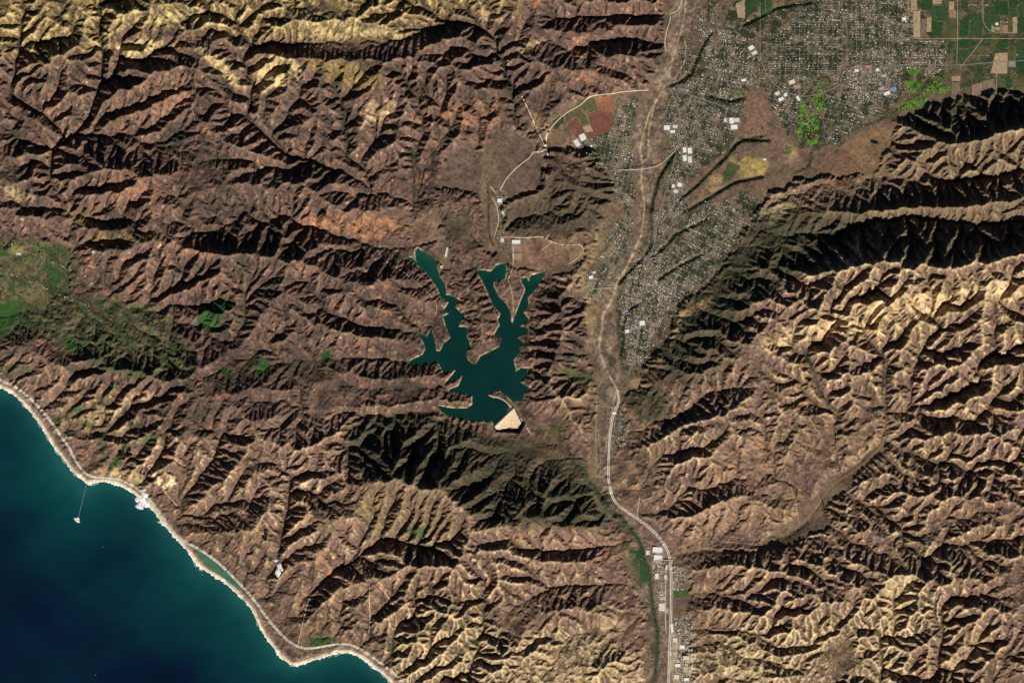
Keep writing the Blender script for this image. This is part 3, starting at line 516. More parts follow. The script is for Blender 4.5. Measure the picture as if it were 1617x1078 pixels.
# fields as surveyed parcels: corners (x,y)x4, colour key
GF=(.022,.050,.020); GF2=(.030,.060,.024); TNF=(.30,.22,.135); BRF=(.15,.105,.08); REDF=(.19,.085,.048); REDF2=(.13,.055,.038); OLV=(.07,.075,.03); WHT=(.75,.76,.74); PKF=(.22,.14,.10); GRY=(.20,.18,.15)
def rc(x0,y0,x1,y1): # parcel in the north-east, from its sheet coordinates
    f=lambda a,b:(1200+a/2.995,b/2.995); return [f(x0,y0),f(x1,y0),f(x1,y1),f(x0,y1)]
def rq(*p): return [(1200+p[i]/2.995,p[i+1]/2.995) for i in range(0,8,2)]
def tq(*p): return [(800+p[i]/2.995,p[i+1]/2.995) for i in range(0,8,2)]
FIELDS = [(rc(760,0,808,52),GF,'g'),(rc(815,2,858,22),TNF,'t'),(rc(812,28,885,100),GF2,'g'),(rc(812,104,858,180),GF,'g'),(rc(862,104,888,180),OLV,'g'),(rc(862,0,890,26),OLV,'g'),(rc(892,10,915,50),TNF,'t'),(rc(892,52,925,88),PKF,'t'),
 (rc(892,92,932,130),OLV,'g'),(rc(890,134,934,180),OLV,'g'),(rq(945,100,984,78,984,172,940,178),GF,'g'),(rc(990,75,1048,172),GF2,'g'),(rc(1058,82,1132,156),GF2,'g'),(rc(1092,120,1134,154),TNF,'t'),(rc(1138,120,1170,158),PKF,'t'),
 (rc(1174,84,1190,158),OLV,'g'),(rc(1192,84,1212,158),TNF,'t'),(rc(1218,84,1260,158),GF,'g'),(rc(1060,40,1100,78),GF2,'g'),(rc(1104,10,1170,76),GF,'g'),(rc(1174,48,1214,80),GF2,'g'),(rc(1174,2,1214,44),GF,'g'),(rc(1218,0,1260,80),GF2,'g'),
 (rq(1060,168,1100,164,1070,214,1034,214),GF2,'g'),(rq(1104,168,1130,176,1110,226,1084,214),OLV,'g'),(rq(1134,176,1168,166,1170,228,1116,232),GF,'g'),(rq(1020,222,1080,218,1040,262,1000,262),OLV,'g'),
 (rq(920,205,975,180,1018,208,960,236),GF,'g'),(rq(912,240,1000,240,955,308,915,285),GF2,'g'),(rq(1110,255,1168,252,1166,352,1088,350),TNF,'t'),(rc(1172,236,1206,288),OLV,'g'),(rc(1172,294,1206,320),GRY,'t'),(rc(1210,196,1262,275),GF2,'g'),
 (rc(1210,280,1262,354),GF,'g'),(rc(1116,374,1156,444),OLV,'g'),(rc(1160,376,1186,420),GF,'g'),(rc(1190,376,1240,440),OLV,'g'),(rq(1052,385,1104,375,1112,440,1056,450),(.16,.13,.09),'t'),(rq(998,405,1048,390,1056,465,1000,472),PKF,'t'),
 (rc(905,362,944,386),TNF,'t'),(rc(905,390,944,470),(.15,.11,.08),'t'),(rc(712,0,740,50),TNF,'t'),(rc(722,55,756,180),TNF,'t'),(rc(758,92,784,175),BRF,'t'),(rc(786,85,808,154),TNF,'t'),
 (rc(0,0,22,75),GF,'g'),(rc(26,0,58,72),GF2,'g'),
 (tq(1082,20,1126,0,1126,90,1092,86),TNF,'t'),(tq(1130,0,1166,0,1166,60,1130,90),GF,'g'),(tq(1130,0,1213,0,1213,34,1168,34),GF2,'g'),
 # red soil ranch west of the river
 (tq(416,464,500,450,512,540,430,522),REDF,'r'),(tq(430,524,512,543,505,600,380,550),REDF2,'r'),(tq(382,556,505,560,500,590,408,624),REDF2,'r'),(tq(376,632,500,590,494,620,380,662),REDF2,'r'),
 (tq(288,592,330,556,370,630,330,656),REDF2,'r'),(tq(300,604,326,610,330,656,306,672),(.2,.11,.07),'r'),(tq(250,690,290,672,304,710,262,730),(.25,.15,.10),'r'),
 (tq(326,520,390,470,412,462,394,512),OLV,'g'),(tq(396,468,414,466,432,518,384,542),OLV,'g'),(tq(222,574,270,540,270,582,226,614),(.035,.045,.025),'g'),(tq(272,538,302,524,332,544,284,580),OLV,'g'),(tq(338,552,368,540,390,586,356,600),OLV,'g'),
 (tq(358,604,392,592,410,622,374,630),TNF,'t'),
 # south valley
 ([(1063,933),(1085,930),(1089,941),(1065,945)],(.045,.085,.030),'g'),([(1067,947),(1088,943),(1092,949),(1068,957)],(.11,.075,.06),'t'),([(1003,870),(1014,868),(1016,882),(1005,880)],GF,'g'),([(1010,884),(1020,884),(1027,918),(1012,918)],GF2,'g'),
 ([(807,385),(823,386),(823,398),(808,397)],(.22,.15,.11),'t'),([(808,400),(824,400),(824,410),(809,410)],(.24,.17,.12),'t'),
 ([(18,388),(38,388),(38,398),(20,400)],(.16,.14,.05),'t'),([(0,392),(14,392),(14,404),(0,404)],GF2,'g')]
TOWN = [
 ([(1062,130),(1090,30),(1120,0),(1450,0),(1500,100),(1480,140),(1400,165),(1345,215),(1300,235),(1250,232),(1215,165),(1205,140),(1165,145),(1160,215),(1150,245),(1115,262),(1080,300),(1060,300),(1050,200)],3,.2,-.5),
 ([(1040,340),(1090,345),(1115,320),(1190,300),(1200,345),(1160,390),(1120,445),(1075,485),(1055,540),(1030,580),(990,600),(980,560),(975,480),(1000,420)],4,.4,-.3),
 # outline, houses per 100 sq units, street angle, tree threshold
 ([(1098,22),(1160,48),(1200,85),(1200,132),(1160,140),(1130,128),(1112,95)],16,.1,.2),
 ([(1205,70),(1260,20),(1290,0),(1365,0),(1362,95),(1310,118),(1265,128),(1215,118)],11,0,-.35),
 ([(1366,0),(1440,0),(1442,62),(1496,66),(1490,92),(1366,94)],15,0,.1),
 ([(1312,120),(1364,97),(1490,94),(1488,112),(1462,120),(1425,107),(1420,140),(1380,160),(1345,165)],19,.05,.7),
 ([(1220,-60),(1440,-60),(1440,0),(1220,0)],10,0,.1),
 ([(1305,150),(1345,140),(1420,150),(1395,180),(1345,205),(1325,228),(1300,228),(1300,180)],8,.3,.0),
 ([(1235,150),(1262,155),(1256,200),(1230,190),(1215,165)],12,.6,.1),([(1215,120),(1270,120),(1268,150),(1215,150)],10,.5,.2),
 ([(1062,132),(1120,112),(1180,150),(1160,215),(1120,240),(1085,285),(1064,330),(1048,330),(1048,300),(1066,240),(1046,200)],13,.35,.0),
 ([(1033,335),(1058,325),(1085,300),(1090,330),(1060,360),(1032,380)],18,.5,.4),([(1065,380),(1110,310),(1180,335),(1160,380),(1110,440),(1060,490),(1040,450),(1045,410)],8,.5,-.1),
 ([(985,440),(1030,385),(1045,400),(1040,450),(1060,480),(1025,540),(1020,575),(990,575),(985,520),(978,480)],19,.2,.45),([(1035,445),(1065,440),(1068,470),(1040,480)],17,.4,.5),
 ([(915,240),(940,200),(960,185),(1000,152),(1014,160),(996,200),(1000,270),(1003,320),(990,345),(975,320),(960,270)],11,.2,-.1),
 ([(970,350),(1003,345),(998,385),(975,430),(945,455),(935,440),(950,400)],15,.4,.3),([(925,425),(950,440),(950,480),(930,470)],10,.4,.3),
 ([(967,645),(985,650),(995,690),(975,720),(965,700)],14,.1,.2),([(1060,893),(1082,892),(1083,930),(1060,932)],30,0,.9),([(1064,975),(1093,968),(1094,1020),(1070,1010)],30,.1,.5),([(1062,1010),(1092,1010),(1092,1120),(1060,1120)],17,0,1.3),
 ([(1445,0),(1617,0),(1617,150),(1500,150),(1440,100)],1.6,0,.8),([(92,676),(100,674),(108,690),(104,694)],22,.9,1.2),([(0,385),(90,385),(150,480),(120,490),(20,440)],1.0,.4,.3),([(475,1035),(500,1030),(520,1022),(500,1022),(470,1030)],4,.2,.5),
 ([(784,312),(798,310),(800,340),(788,345)],9,.2,.5),([(150,478),(260,484),(260,490),(150,486)],3,.1,.3),([(1085,340),(1115,330),(1100,380),(1075,390)],6,.4,.2),
 ([(1033,885),(1053,885),(1053,985),(1040,985)],15,0,1.3),([(776,300),(797,300),(800,402),(786,402)],4,.2,.5),([(1018,862),(1034,862),(1034,882),(1018,882)],14,0,1.3)]
cp=[(0,600),(33,616),(67,649),(87,676),(110,709),(117,726),(133,748),(151,755),(186,756),(207,766),(225,777),(246,802),(266,833),(287,854),(316,868),(347,890),(379,923),(400,946),(424,980),(446,1005),(467,1021),(488,1025),(516,1020),(540,1016),(561,1020),(589,1038),(620,1062),(642,1082),(700,1125)]
ROADS = [
 ('coast_highway',[(-60,584),(-30,590)]+cp,1.5,'c'),
 ('coast_highway',[(x+1.6,y-1.6) for x,y in [(-60,584),(-30,590)]+cp],1.4,'c'),
 ('valley_highway',[(974,614),(977,634),(968,650),(962,684),(960,720),(959,760),(968,793),(989,808),(1010,822),(1031,839),(1049,860),(1058,882),(1059,945),(1057,1000),(1055,1050),(1054,1120)],1.5,'c'),
 ('valley_highway',[(976,616),(979,636),(970,652),(964,686),(962,720),(961.5,759),(970,791.5),(990,806),(1012,820),(1033,837),(1051.5,859),(1060.5,882),(1061.5,945),(1059.5,1000),(1057.5,1050),(1056.5,1120)],1.3,'c'),
 ('valley_road',[(1058,140),(1075,180),(1072,230),(1055,290),(1040,340),(1033,390),(1015,440),(1012,500),(1003,560),(990,600),(975,614)],1.0,'a'),
 ('ranch_canal',[(790,300),(800,281),(820,261),(837,250),(842,240),(850,241),(858,240),(863,230),(862,214),(872,200),(887,184),(903,174),(917,167),(928,155),(940,151),(967,149),(980,146),(1004,144),(1024,143)],1.5,'s'),
 ('ranch_track',[(824,153),(830,165),(837,180),(848,205),(860,230),(866,248)],1.1,'s'),
 ('town_road',[(1052,140),(1090,150),(1130,165),(1205,185),(1235,205)],.8,'a'),('town_avenue',[(1200,90),(1208,115),(1225,138),(1262,155),(1300,148),(1345,125),(1420,100),(1500,105),(1560,100),(1640,95)],1.1,'a'),
 ('gravel_road',[(1075,-40),(1076,0),(1075,10),(1068,20),(1057,22),(1059,31),(1052,50),(1049,70),(1052,82)],1.0,'s'),
 ('lake_road',[(644,365),(612,370),(597,377),(592,392),(607,410),(634,427),(660,447),(684,470),(691,485),(688,498)],.7,'d'),
 ('campground_road',[(790,374),(830,376),(857,373),(872,383),(893,388),(917,385),(923,397),(912,408),(898,417)],.9,'s'),
 ('campground_track',[(872,383),(855,395)],.8,'s'),('levee_track',[(810,390),(811,420),(803,440)],.8,'s'),('peninsula_track',[(802,440),(808,460),(811,480),(809,508)],.6,'s'),
 ('creek_road',[(778,312),(786,330),(788,350),(780,375)],.8,'s'),('hillside_track',[(782,305),(775,295)],1,'s'),
 ('farm_road',[(1150,854),(1152,846),(1175,850),(1200,852)],.6,'d'),('hamlet_road',[(1012,826),(1005,815),(1008,800),(1010,783)],.7,'s'),('canyon_road',[(1060,876),(1085,870),(1110,866),(1150,854),(1175,857),(1200,861),(1228,856),(1250,840),(1268,824),(1290,800),(1298,785),(1316,763),(1347,744),(1385,712),(1398,690),(1402,668)],.65,'d'),
 ('canyon_track',[(1330,746),(1322,715),(1320,680)],.8,'d'),('gully_track',[(1262,826),(1255,790),(1248,765)],.8,'d'),
 ('plateau_road',[(1200,5),(1200,95)],.6,'a'),('orchard_lane',[(1530,0),(1600,0)],.6,'d'),('orchard_avenue',[(1440,62),(1617,62)],.7,'d'),('grove_lane',[(1511,0),(1511,62),(1510,100)],.6,'d'),('grove_road',[(1551,0),(1551,52),(1605,53)],.7,'d'),
 ('orchard_road',[(1551,62),(1530,90),(1515,108)],.8,'d'),('mesa_road',[(1573,115),(1572,150)],.6,'d'),
 ('lagoon_road',[(470,1020),(472,1010),(478,985),(484,955),(490,943),(504,932),(520,915)],.8,'s'),('oil_road',[(584,925),(583,950),(585,975),(582,1000)],.8,'s'),
 ('oil_track',[(600,925),(612,940),(620,955),(640,960)],.8,'s'),('hill_track',[(648,1078),(650,1050),(660,1040),(670,1060),(680,1040)],.9,'s'),
 ('ridge_road',[(1232,440),(1260,450),(1290,445),(1310,440),(1330,445),(1350,448),(1372,442),(1400,452),(1420,448),(1450,445),(1480,440)],.8,'s'),
 ('crest_road',[(137,266),(150,274),(187,268),(207,264),(247,278),(253,291),(270,297),(283,287),(292,258),(317,213),(303,173),(307,128),(287,113)],.9,'r'),
 ('firebreak',[(455,408),(490,425),(555,448),(600,446),(640,460)],.7,'r'),('spur_firebreak',[(270,297),(268,312),(275,325)],.8,'r'),
 ('knoll_track',[(660,352),(668,345),(683,330),(693,327),(720,326),(748,329),(750,347)],.9,'r'),('bluff_track',[(240,745),(232,735),(240,733),(248,742)],.8,'s'),
 ('mesa_track',[(263,780),(255,770),(268,785),(280,798)],.9,'s'),('dam_road',[(822,660),(830,672),(838,685)],1.0,'s'),('spillway_road',[(771,624),(790,628),(803,637),(811,648)],1.2,'s'),
 ('riverbank_road',[(950,600),(942,620),(940,700),(944,740)],.6,'d'),('riverside_track',[(1052,890),(1051,930),(1050,960),(1052,1000)],1.0,'s'),('frontage_road',[(1062,880),(1061,1000),(1064,1080)],.8,'d'),
]
BB = [
 (1038.0,867.5,15,8,-.05,'white','long white-roofed warehouse beside the valley highway, largest building on the valley floor','warehouse'),
 (1039,880,13,8,-.05,'white','square white warehouse just south of the largest one beside the highway','warehouse'),(1023,872,6,7,0,'pale','pale factory shed between the riverbank and the two white warehouses','factory'),
 (1037,909,5,8,0,'white','small white shed on the brown lot between river and highway','shed'),(1051,910,4,6,0,'pale','narrow pale depot against the west edge of the highway','depot'),
 (1046,944,9,5,.1,'tan','tan-roofed works building at the north end of the bare works yard','works building'),(1045,958,9,12,0,'pale','wide pale works building at the south end of the bare works yard','works building'),
 (1061,991,4,13,.1,'white','long thin white shed hugging the east side of the highway','shed'),(1066,1010,7,7,0,'pale','square pale industrial building south of the long thin shed','factory'),(1077,1021,8,6,0,'white','white industrial building by the eastern hills, south of the housing block','factory'),
 (1066,1032,6,8,0,'tan','tan industrial building between highway and creek of sheds','factory'),(1083,1038,9,6,0,'pale','pale wide store at the foot of the eastern badlands','store'),(1070,1050,9,5,0,'white','white store near the lower edge east of the highway','store'),
 (1082,1056,6,9,0,'tan','tall-plan tan shed near the lower edge below the badlands','shed'),(1068,1068,8,7,0,'pale','pale square shed at the very bottom beside the highway','shed'),(1084,1072,8,5,0,'white','white shed at the bottom corner of the industrial strip','shed'),
 (1053,202,9,7,0,'white','bright white L-side school hall near the river bluff','school'),(1062,208,7,4,0,'white','low white hall east of the bright school hall','hall'),(1066,200,7,5,0,'pale','pale classroom block north of the low white hall','classroom block'),
 (1155,191,7,9,.05,'white','white west wing of the shopping centre on the brown plain','shop'),(1163,190,8,6,.05,'pale','pale east wing of the shopping centre on the brown plain','shop'),(1159,201,10,7,.05,'white','white main store of the shopping centre','store'),(1145,190,4,6,.05,'pale','small pale shop west of the shopping centre','shop'),
 (1081,237,5,8,.1,'white','tall-plan white retail shed, northwest of four in the mesa cluster','retail shed'),(1089,238,6,9,.1,'white','widest white retail shed of the mesa cluster','retail shed'),(1081,250,6,9,.1,'white','white retail shed, southwest of four in the mesa cluster','retail shed'),(1089,252,6,10,.1,'pale','pale retail shed, southeast of four in the mesa cluster','retail shed'),
 (1073,292,7,6,-.3,'white','white plant building by the dark wooded gully','plant building'),(1067,302,7,5,-.4,'pale','pale plant building southwest of the white one by the gully','plant building'),(1063,294,4,5,0,'white','small white tank house west of the gully plant','tank house'),
 (1186,76,8,6,.5,'white','white market roof beside the dense housing east of the river','market'),(1191,84,8,5,.5,'pale','pale market roof just south of the white market','market'),(1174,127,7,4,.2,'white','white church-like roof in trees south of the markets','hall'),
 (1427,31,6,5,0,'white','white school roof in the northern town grid','school'),(1233,157,8,5,.4,'white','white campus hall with grey yard west of the golf course','campus hall'),(1227,148,7,5,.4,'pale','pale campus block north of the white campus hall','campus block'),(1240,150,5,5,.4,'white','small white campus block by the road bend','campus block'),
 (1260,156,4,8,.6,'white','narrow white building beside the grey car park and the golf course','clubhouse'),(1250,130,9,6,.3,'pale','pale clustered shops below the town hill','shop'),(1257,137,7,5,.3,'terracotta','terracotta-roofed shops south of the pale cluster','shop'),
 (1400,148,9,5,.35,'white','white factory roof at the south edge of town','factory'),(1410,141,7,5,.35,'blue','blue-roofed factory next to the white one at the town edge','factory'),(1392,140,6,4,.35,'grey','grey workshop northwest of the blue-roofed factory','workshop'),(1395,120,7,4,.1,'grey','grey covered store in the town centre','store'),
 (1370,106,8,4,0,'terracotta','terracotta arcade roof in the town centre','arcade'),(1352,112,6,4,0,'white','white store west of the terracotta arcade','store'),(1385,111,5,4,0,'white','white corner store east of the terracotta arcade','store'),
 (1014,510,8,7,.1,'white','bright white market roof in the middle of the long valley town','market'),(990,523,6,5,.2,'white','white school roof beside a blue court','school'),(996,521,3,4,.2,'blue','blue court roof beside the white school','court'),(987,491,3,3,0,'blue','small blue roof by the wooded river bluff','workshop'),
 (970,652,6,4,0,'white','white motel roof at the north end of the roadside hamlet','motel'),(933,438,6,5,.3,'white','white packing shed on the west bank bluff','packing shed'),(938,430,5,3,.3,'pale','pale packing shed north of the white one on the bluff','packing shed'),
 (815,382,13,6,0,'white','white water-park roof north of the lake campground','pavilion'),(789,317,7,6,0,'white','white pump house on the creek road above the lake','pump house'),(794,336,3,5,.1,'pale','pale stable south of the pump house','stable'),(793,379,5,6,0,'pale','pale marina store beside the upper lake road','marina store'),
 (705,398,3,14,-.2,'pale','long pale boat-storage roof on the knoll west of the lake arms','boat storage'),(697,421,4,3,0,'pale','small pale boathouse at the lake shore','boathouse'),
 (911,226,7,11,.55,'white','wide white greenhouse, southwest of the pair below the red fields','greenhouse'),(920,217,9,10,.45,'white','wide white greenhouse, northeast of the pair below the red fields','greenhouse'),
 (933,232,3,5,0,'white','small white barn east of the greenhouses','barn'),(1207,252,4,3,0,'white','white tank house on the green knoll','tank house'),(1573,39,4,4,0,'white','white packing house between north-eastern orchards','packing house'),
 (30,401,7,4,0,'pale','pale greenhouse in the western farmland','greenhouse'),(148,398,3,3,0,'white','lone white water tank in the western hills','water tank'),
]
# ================================================================= helpers
def tag(o, label=None, cat=None, group=None, kind=None):
    if label: o['label'] = label
    if cat: o['category'] = cat
    if group: o['group'] = group
    if kind: o['kind'] = kind
    return o
def mesh_np(name, V, F, mats, parent=None, smooth=False, col=None, fmat=None):
    """V (n,3) metres, F list/array of faces (all tris or quads arrays, or list of mixed)"""
    me = bpy.data.meshes.new(name)
    if isinstance(F, np.ndarray):
        k = F.shape[1]; me.vertices.add(len(V)); me.vertices.foreach_set('co', np.asarray(V,np.float32).ravel())
        me.loops.add(F.size); me.loops.foreach_set('vertex_index', F.astype(np.int32).ravel())
        me.polygons.add(len(F)); me.polygons.foreach_set('loop_start', np.arange(0,F.size,k,dtype=np.int32))
        try: me.polygons.foreach_set('loop_total', np.full(len(F),k,np.int32))
        except Exception: pass
        me.update(calc_edges=True)
    else:
        me.from_pydata([tuple(map(float,v)) for v in V], [], F); me.update()
    for m in (mats if isinstance(mats,(list,tuple)) else [mats]): me.materials.append(m)
    if fmat is not None: me.polygons.foreach_set('material_index', np.asarray(fmat,np.int32))
    me.polygons.foreach_set('use_smooth', np.full(len(me.polygons), smooth))
    if col is not None:
        c = me.color_attributes.new('tint','FLOAT_COLOR','POINT')
        rgba = np.ones((len(V),4),np.float32); rgba[:,:3] = col; c.data.foreach_set('color', rgba.ravel())
    o = bpy.data.objects.new(name, me); COL.objects.link(o)
    if parent: o.parent = parent
    return o
def empty(name, loc, rz=0.0):
    o = bpy.data.objects.new(name, None); COL.objects.link(o); o.location = loc; o.rotation_euler = (0,0,rz); return o
def sample(x, y):
    u = (np.asarray(x,float)+MX)/STEP; v = (np.asarray(y,float)+MY)/STEP
    u = np.clip(u,0,HT.shape[1]-1.001); v = np.clip(v,0,HT.shape[0]-1.001); i=v.astype(int); j=u.astype(int); fu=u-j; fv=v-i
    return (HT[i,j]*(1-fu)+HT[i,j+1]*fu)*(1-fv)+(HT[i+1,j]*(1-fu)+HT[i+1,j+1]*fu)*fv
# ---- materials
def mat(name, col=(.5,.5,.5), rough=.9, var=.25, scale=30.0, attr=False, spec=.2, bump=0.0, bscale=20.0, fine=0.0):
    m = bpy.data.materials.new(name); m.use_nodes = True; nt = m.node_tree; n = nt.nodes; L = nt.links
    b = n['Principled BSDF']; b.inputs['Roughness'].default_value = rough; b.inputs['Specular IOR Level'].default_value = spec
    tc = n.new('ShaderNodeTexCoord') ; geo = n.new('ShaderNodeNewGeometry')
    if attr:
        a = n.new('ShaderNodeAttribute'); a.attribute_name = 'tint'; src = a.outputs['Color']
    else:
        r = n.new('ShaderNodeRGB'); r.outputs[0].default_value = (*col,1); src = r.outputs[0]
    def noise_n(sc, det):
        t = n.new('ShaderNodeTexNoise'); t.inputs['Scale'].default_value = 1.0/sc; t.inputs['Detail'].default_value = det
        L.new(geo.outputs['Position'], t.inputs['Vector']); return t.outputs[0]
    def mulvar(src, fac, amt):
        mr = n.new('ShaderNodeMapRange'); mr.inputs['From Min'].default_value=.25; mr.inputs['From Max'].default_value=.75
        mr.inputs['To Min'].default_value=1-amt; mr.inputs['To Max'].default_value=1+amt; L.new(fac,mr.inputs['Value'])
        v = n.new('ShaderNodeVectorMath'); v.operation='SCALE'; L.new(src,v.inputs[0]); L.new(mr.outputs[0],v.inputs['Scale']); return v.outputs[0]
    if var: src = mulvar(src, noise_n(scale,5), var)
    if fine: src = mulvar(src, noise_n(24,2), fine)
    L.new(src, b.inputs['Base Color'])
    if bump:
        bp = n.new('ShaderNodeBump'); bp.inputs['Strength'].default_value = bump; bp.inputs['Distance'].default_value = bscale*.5
        L.new(noise_n(bscale,4), bp.inputs['Height']); L.new(bp.outputs[0], b.inputs['Normal'])
    return m
# ================================================================= the terrain sheet
X, Y, HT, AR, SEA, LK, FLT = terrain()
ny, nx = HT.shape
for p in ARROYOS:                 # small wooded gullies cut into the plateau
    m = raster([p],1.3,900,X,STEP); HT -= 3.0*np.clip(blur(m,1.5)*3.6,0,1)*FLT
HT += np.where(FLT, .10*fbm(ny,nx,6,3,.6,seed=41), 0)
DAM = [(781,671),(811,643),(826,668),(818,680),(786,678)]
dm = poly_mask([(779,671),(811,641),(830,668),(820,683),(784,681)],X,Y); HT = np.where(dm, np.minimum(HT,8.0), HT)
near_lake = blur(LK.astype(np.float32),1.5)>.02
HT = np.where(near_lake&~LK&~dm, np.maximum(HT,LAKE_Z+.35), HT)
shelf = blur(SEA.astype(np.float32),6.0)                  # low coastal shelf that carries beach, railway and highway
HT = np.where(SEA, -1.0, np.maximum(HT,.30)); ks_ = np.clip((shelf-.10)*14,0,1)*(~SEA); HT = HT*(1-ks_)+np.minimum(HT,.75)*ks_
land_edge = (blur(SEA.astype(np.float32),1.2)>.02)&~SEA; HT = np.where(land_edge, np.clip(HT,.15,.5), HT)
lag = [(309,866),(330,878),(347,892),(372,914),(385,930),(372,926),(351,911),(326,893),(311,876)]
lm = poly_mask(lag,X,Y); HT[lm] = .35; lagz = .55
HT = HT.astype(np.float32)
# ---- land cover (what grows or lies where)
wX = X+3.0*fbm(ny,nx,9,4,.6,seed=61); wY = Y+3.0*fbm(ny,nx,9,4,.6,seed=62)
N1 = fbm(ny,nx,40,5,.6,seed=63); N2 = fbm(ny,nx,9,4,.65,seed=64); N3 = fbm(ny,nx,3,2,.7,seed=65); N4 = fbm(ny,nx,90,3,.5,1.5,seed=66)
C = np.zeros((ny,nx,3),np.float32)
def lerp(c, k):
    global C
    k = np.clip(k,0,1)[...,None].astype(np.float32); C = C*(1-k)+np.asarray(c,np.float32)*k
def crop(P, pad):
    P = np.asarray(P,float)[:,:2]; x0,y0 = P.min(0)-pad; x1,y1 = P.max(0)+pad
    a = [int(np.clip((v+o)/STEP,0,n)) for v,o,n in ((y0,MY,ny),(y1,MY,ny),(x0,MX,nx),(x1,MX,nx))]
    return slice(a[0],max(a[1],a[0]+2)), slice(a[2],max(a[3],a[2]+2))
def area(P, soft=2.0, wob=True):
    m = np.zeros(X.shape,np.float32); s = crop(P, 12+3*soft)
    k = poly_mask(P, (wX if wob else X)[s], (wY if wob else Y)[s]).astype(np.float32)
    m[s] = blur(k,soft) if soft and min(k.shape)>2 else k
    return m
def paint(P, c, a, soft, k1, k2, k3, hi):
    s = crop(P, 12+3*soft); m = poly_mask(P, wX[s], wY[s]).astype(np.float32)
    if min(m.shape)<3: return
    m = np.clip(blur(m,soft)*a*np.clip(k1+k2*N2[s]+k3*N3[s],0,hi),0,1)[...,None]
    C[s] = C[s]*(1-m)+np.asarray(c,np.float32)*m
C[:] = CHAP
lerp(CHAP2, .5+.5*N1)
east = 1/(1+np.exp(-((X-1010)+.55*(Y-600)+60*N4)/45)); coast = np.clip((Y-600-.10*(X-300))/90+.5*N4,0,1)
lerp(TAN, np.maximum(east*.95, coast*.65)*(.75+.25*N2))
lerp(TAN2, np.clip(np.maximum(east,coast*.8)*.9*(N1*.8+N2*.5+.30),0,.85))
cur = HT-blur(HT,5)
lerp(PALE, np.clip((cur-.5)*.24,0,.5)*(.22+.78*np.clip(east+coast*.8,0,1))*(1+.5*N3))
lerp((.36,.24,.15), np.clip((N3-1.55)*1.2,0,.6)*np.clip(N1+.6,0,1))
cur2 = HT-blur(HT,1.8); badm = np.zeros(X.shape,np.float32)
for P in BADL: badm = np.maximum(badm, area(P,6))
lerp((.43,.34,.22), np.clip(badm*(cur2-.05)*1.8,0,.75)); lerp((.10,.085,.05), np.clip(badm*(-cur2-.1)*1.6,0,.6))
# bare strata and scrub mosaic
lerp(RUST, np.clip((N2-1.1)*.5,0,.5)*(1-east)); lerp(SCRUB, np.clip((-N2-.2)*.55+(-N1)*.25,0,.75)*(1-.40*east)*(1-.3*coast))
for P,c,a,s in PATCH:
    paint(P,c,a,s,.85,.3,.15,1.15)
lerp(CLIFF, area(PATCH[0][0],8)*np.clip(cur*.42+.25*N3-.1,0,.85)); lerp(SCRUB, area(PATCH[0][0],8)*np.clip(-N2*.5,0,.6))
A_ = AR
wet = np.clip((np.log(A_+1)-5.6)/2.5,0,1)*(~FLT)
lerp(RIPAR, np.clip(blur(wet.astype(np.float32),.45)*1.5,0,.9)*(1-.35*east))
# valley floors
fl = blur(FLT.astype(np.float32),1.2)
lerp(FLOOR, fl*(.8+.2*N2)*(X>600)); lerp(FLOORW, fl*(X<600)*.8)
for P,c,a,s in PATCH2: paint(P,c,a,s,.9,.3,.1,1.1)
BLK = ((.035,.042,.024),(.15,.12,.085),(.10,.085,.062),(.19,.15,.10),(.13,.118,.10),(.06,.06,.038))
def block_kind(P, ang, x, y):      # each street block has its own use: groves, yards, bare lots, dense lots
    A_=np.array(P,float); c0=A_.mean(0); R_=np.ptp(A_,axis=0).max()*.7; dx=x-c0[0]; dy=y-c0[1]
    u=dx*math.cos(ang)+dy*math.sin(ang); v=-dx*math.sin(ang)+dy*math.cos(ang)
    h=np.sin(np.floor((u+R_)/7.5)*12.9898+np.floor((v+R_)/13.0)*78.233+c0[0])*43758.5453
    return h-np.floor(h)
for ti,P in enumerate(TOWN):
    if P[3]>1 or P[1]<2: continue
    lerp(TOWNC, area(P[0],2)*.8)
    if 7<=P[1]<28:
        s = crop(P[0],4); m = poly_mask(P[0],X[s],Y[s]).astype(np.float32); h = block_kind(P[0],P[2],X[s]+.6*N3[s],Y[s]+.6*N2[s])
        for q,c in enumerate(BLK):
            kk = (m*((h>=q/6)&(h<(q+1)/6))*.75)[...,None]; C[s] = C[s]*(1-kk)+np.array(c,np.float32)*kk
    lerp(TREEC, area(P[0],1.5)*np.clip((N2+.6*N3-P[3])*1.6,0,1)*.95)
for x_,y_,w_,d_,r_0,*_ in BB:      # paved yards round the large buildings
    c,s_=math.cos(r_0),-math.sin(r_0); Q=[(x_+a*c-b_*s_,y_+a*s_+b_*c) for a,b_ in ((-w_*.5-1.5,-d_*.5-1.2),(w_*.5+2.2,-d_*.5-1.5),(w_*.5+1.6,d_*.5+2.2),(-w_*.5-1.8,d_*.5+1.4))]
    lerp((.20,.18,.155), area(Q,.5,False)*.85)
def along(L, w):
    D = dense(smooth_line([q[:2] for q in L],2),1.0); m = np.zeros(X.shape,np.float32)
    ix=np.round((D[:,0]+MX)/STEP).astype(int); iy=np.round((D[:,1]+MY)/STEP).astype(int); k=(ix>=0)&(ix<nx)&(iy>=0)&(iy<ny); m[iy[k],ix[k]]=1
    s = crop(L, 20); m[s] = np.clip(blur(m[s],w)*w*2.2,0,1); return m
BR = fbm(ny,nx,11,3,.6,.38,seed=81); BR2 = fbm(ny,nx,7,3,.6,.4,seed=82)
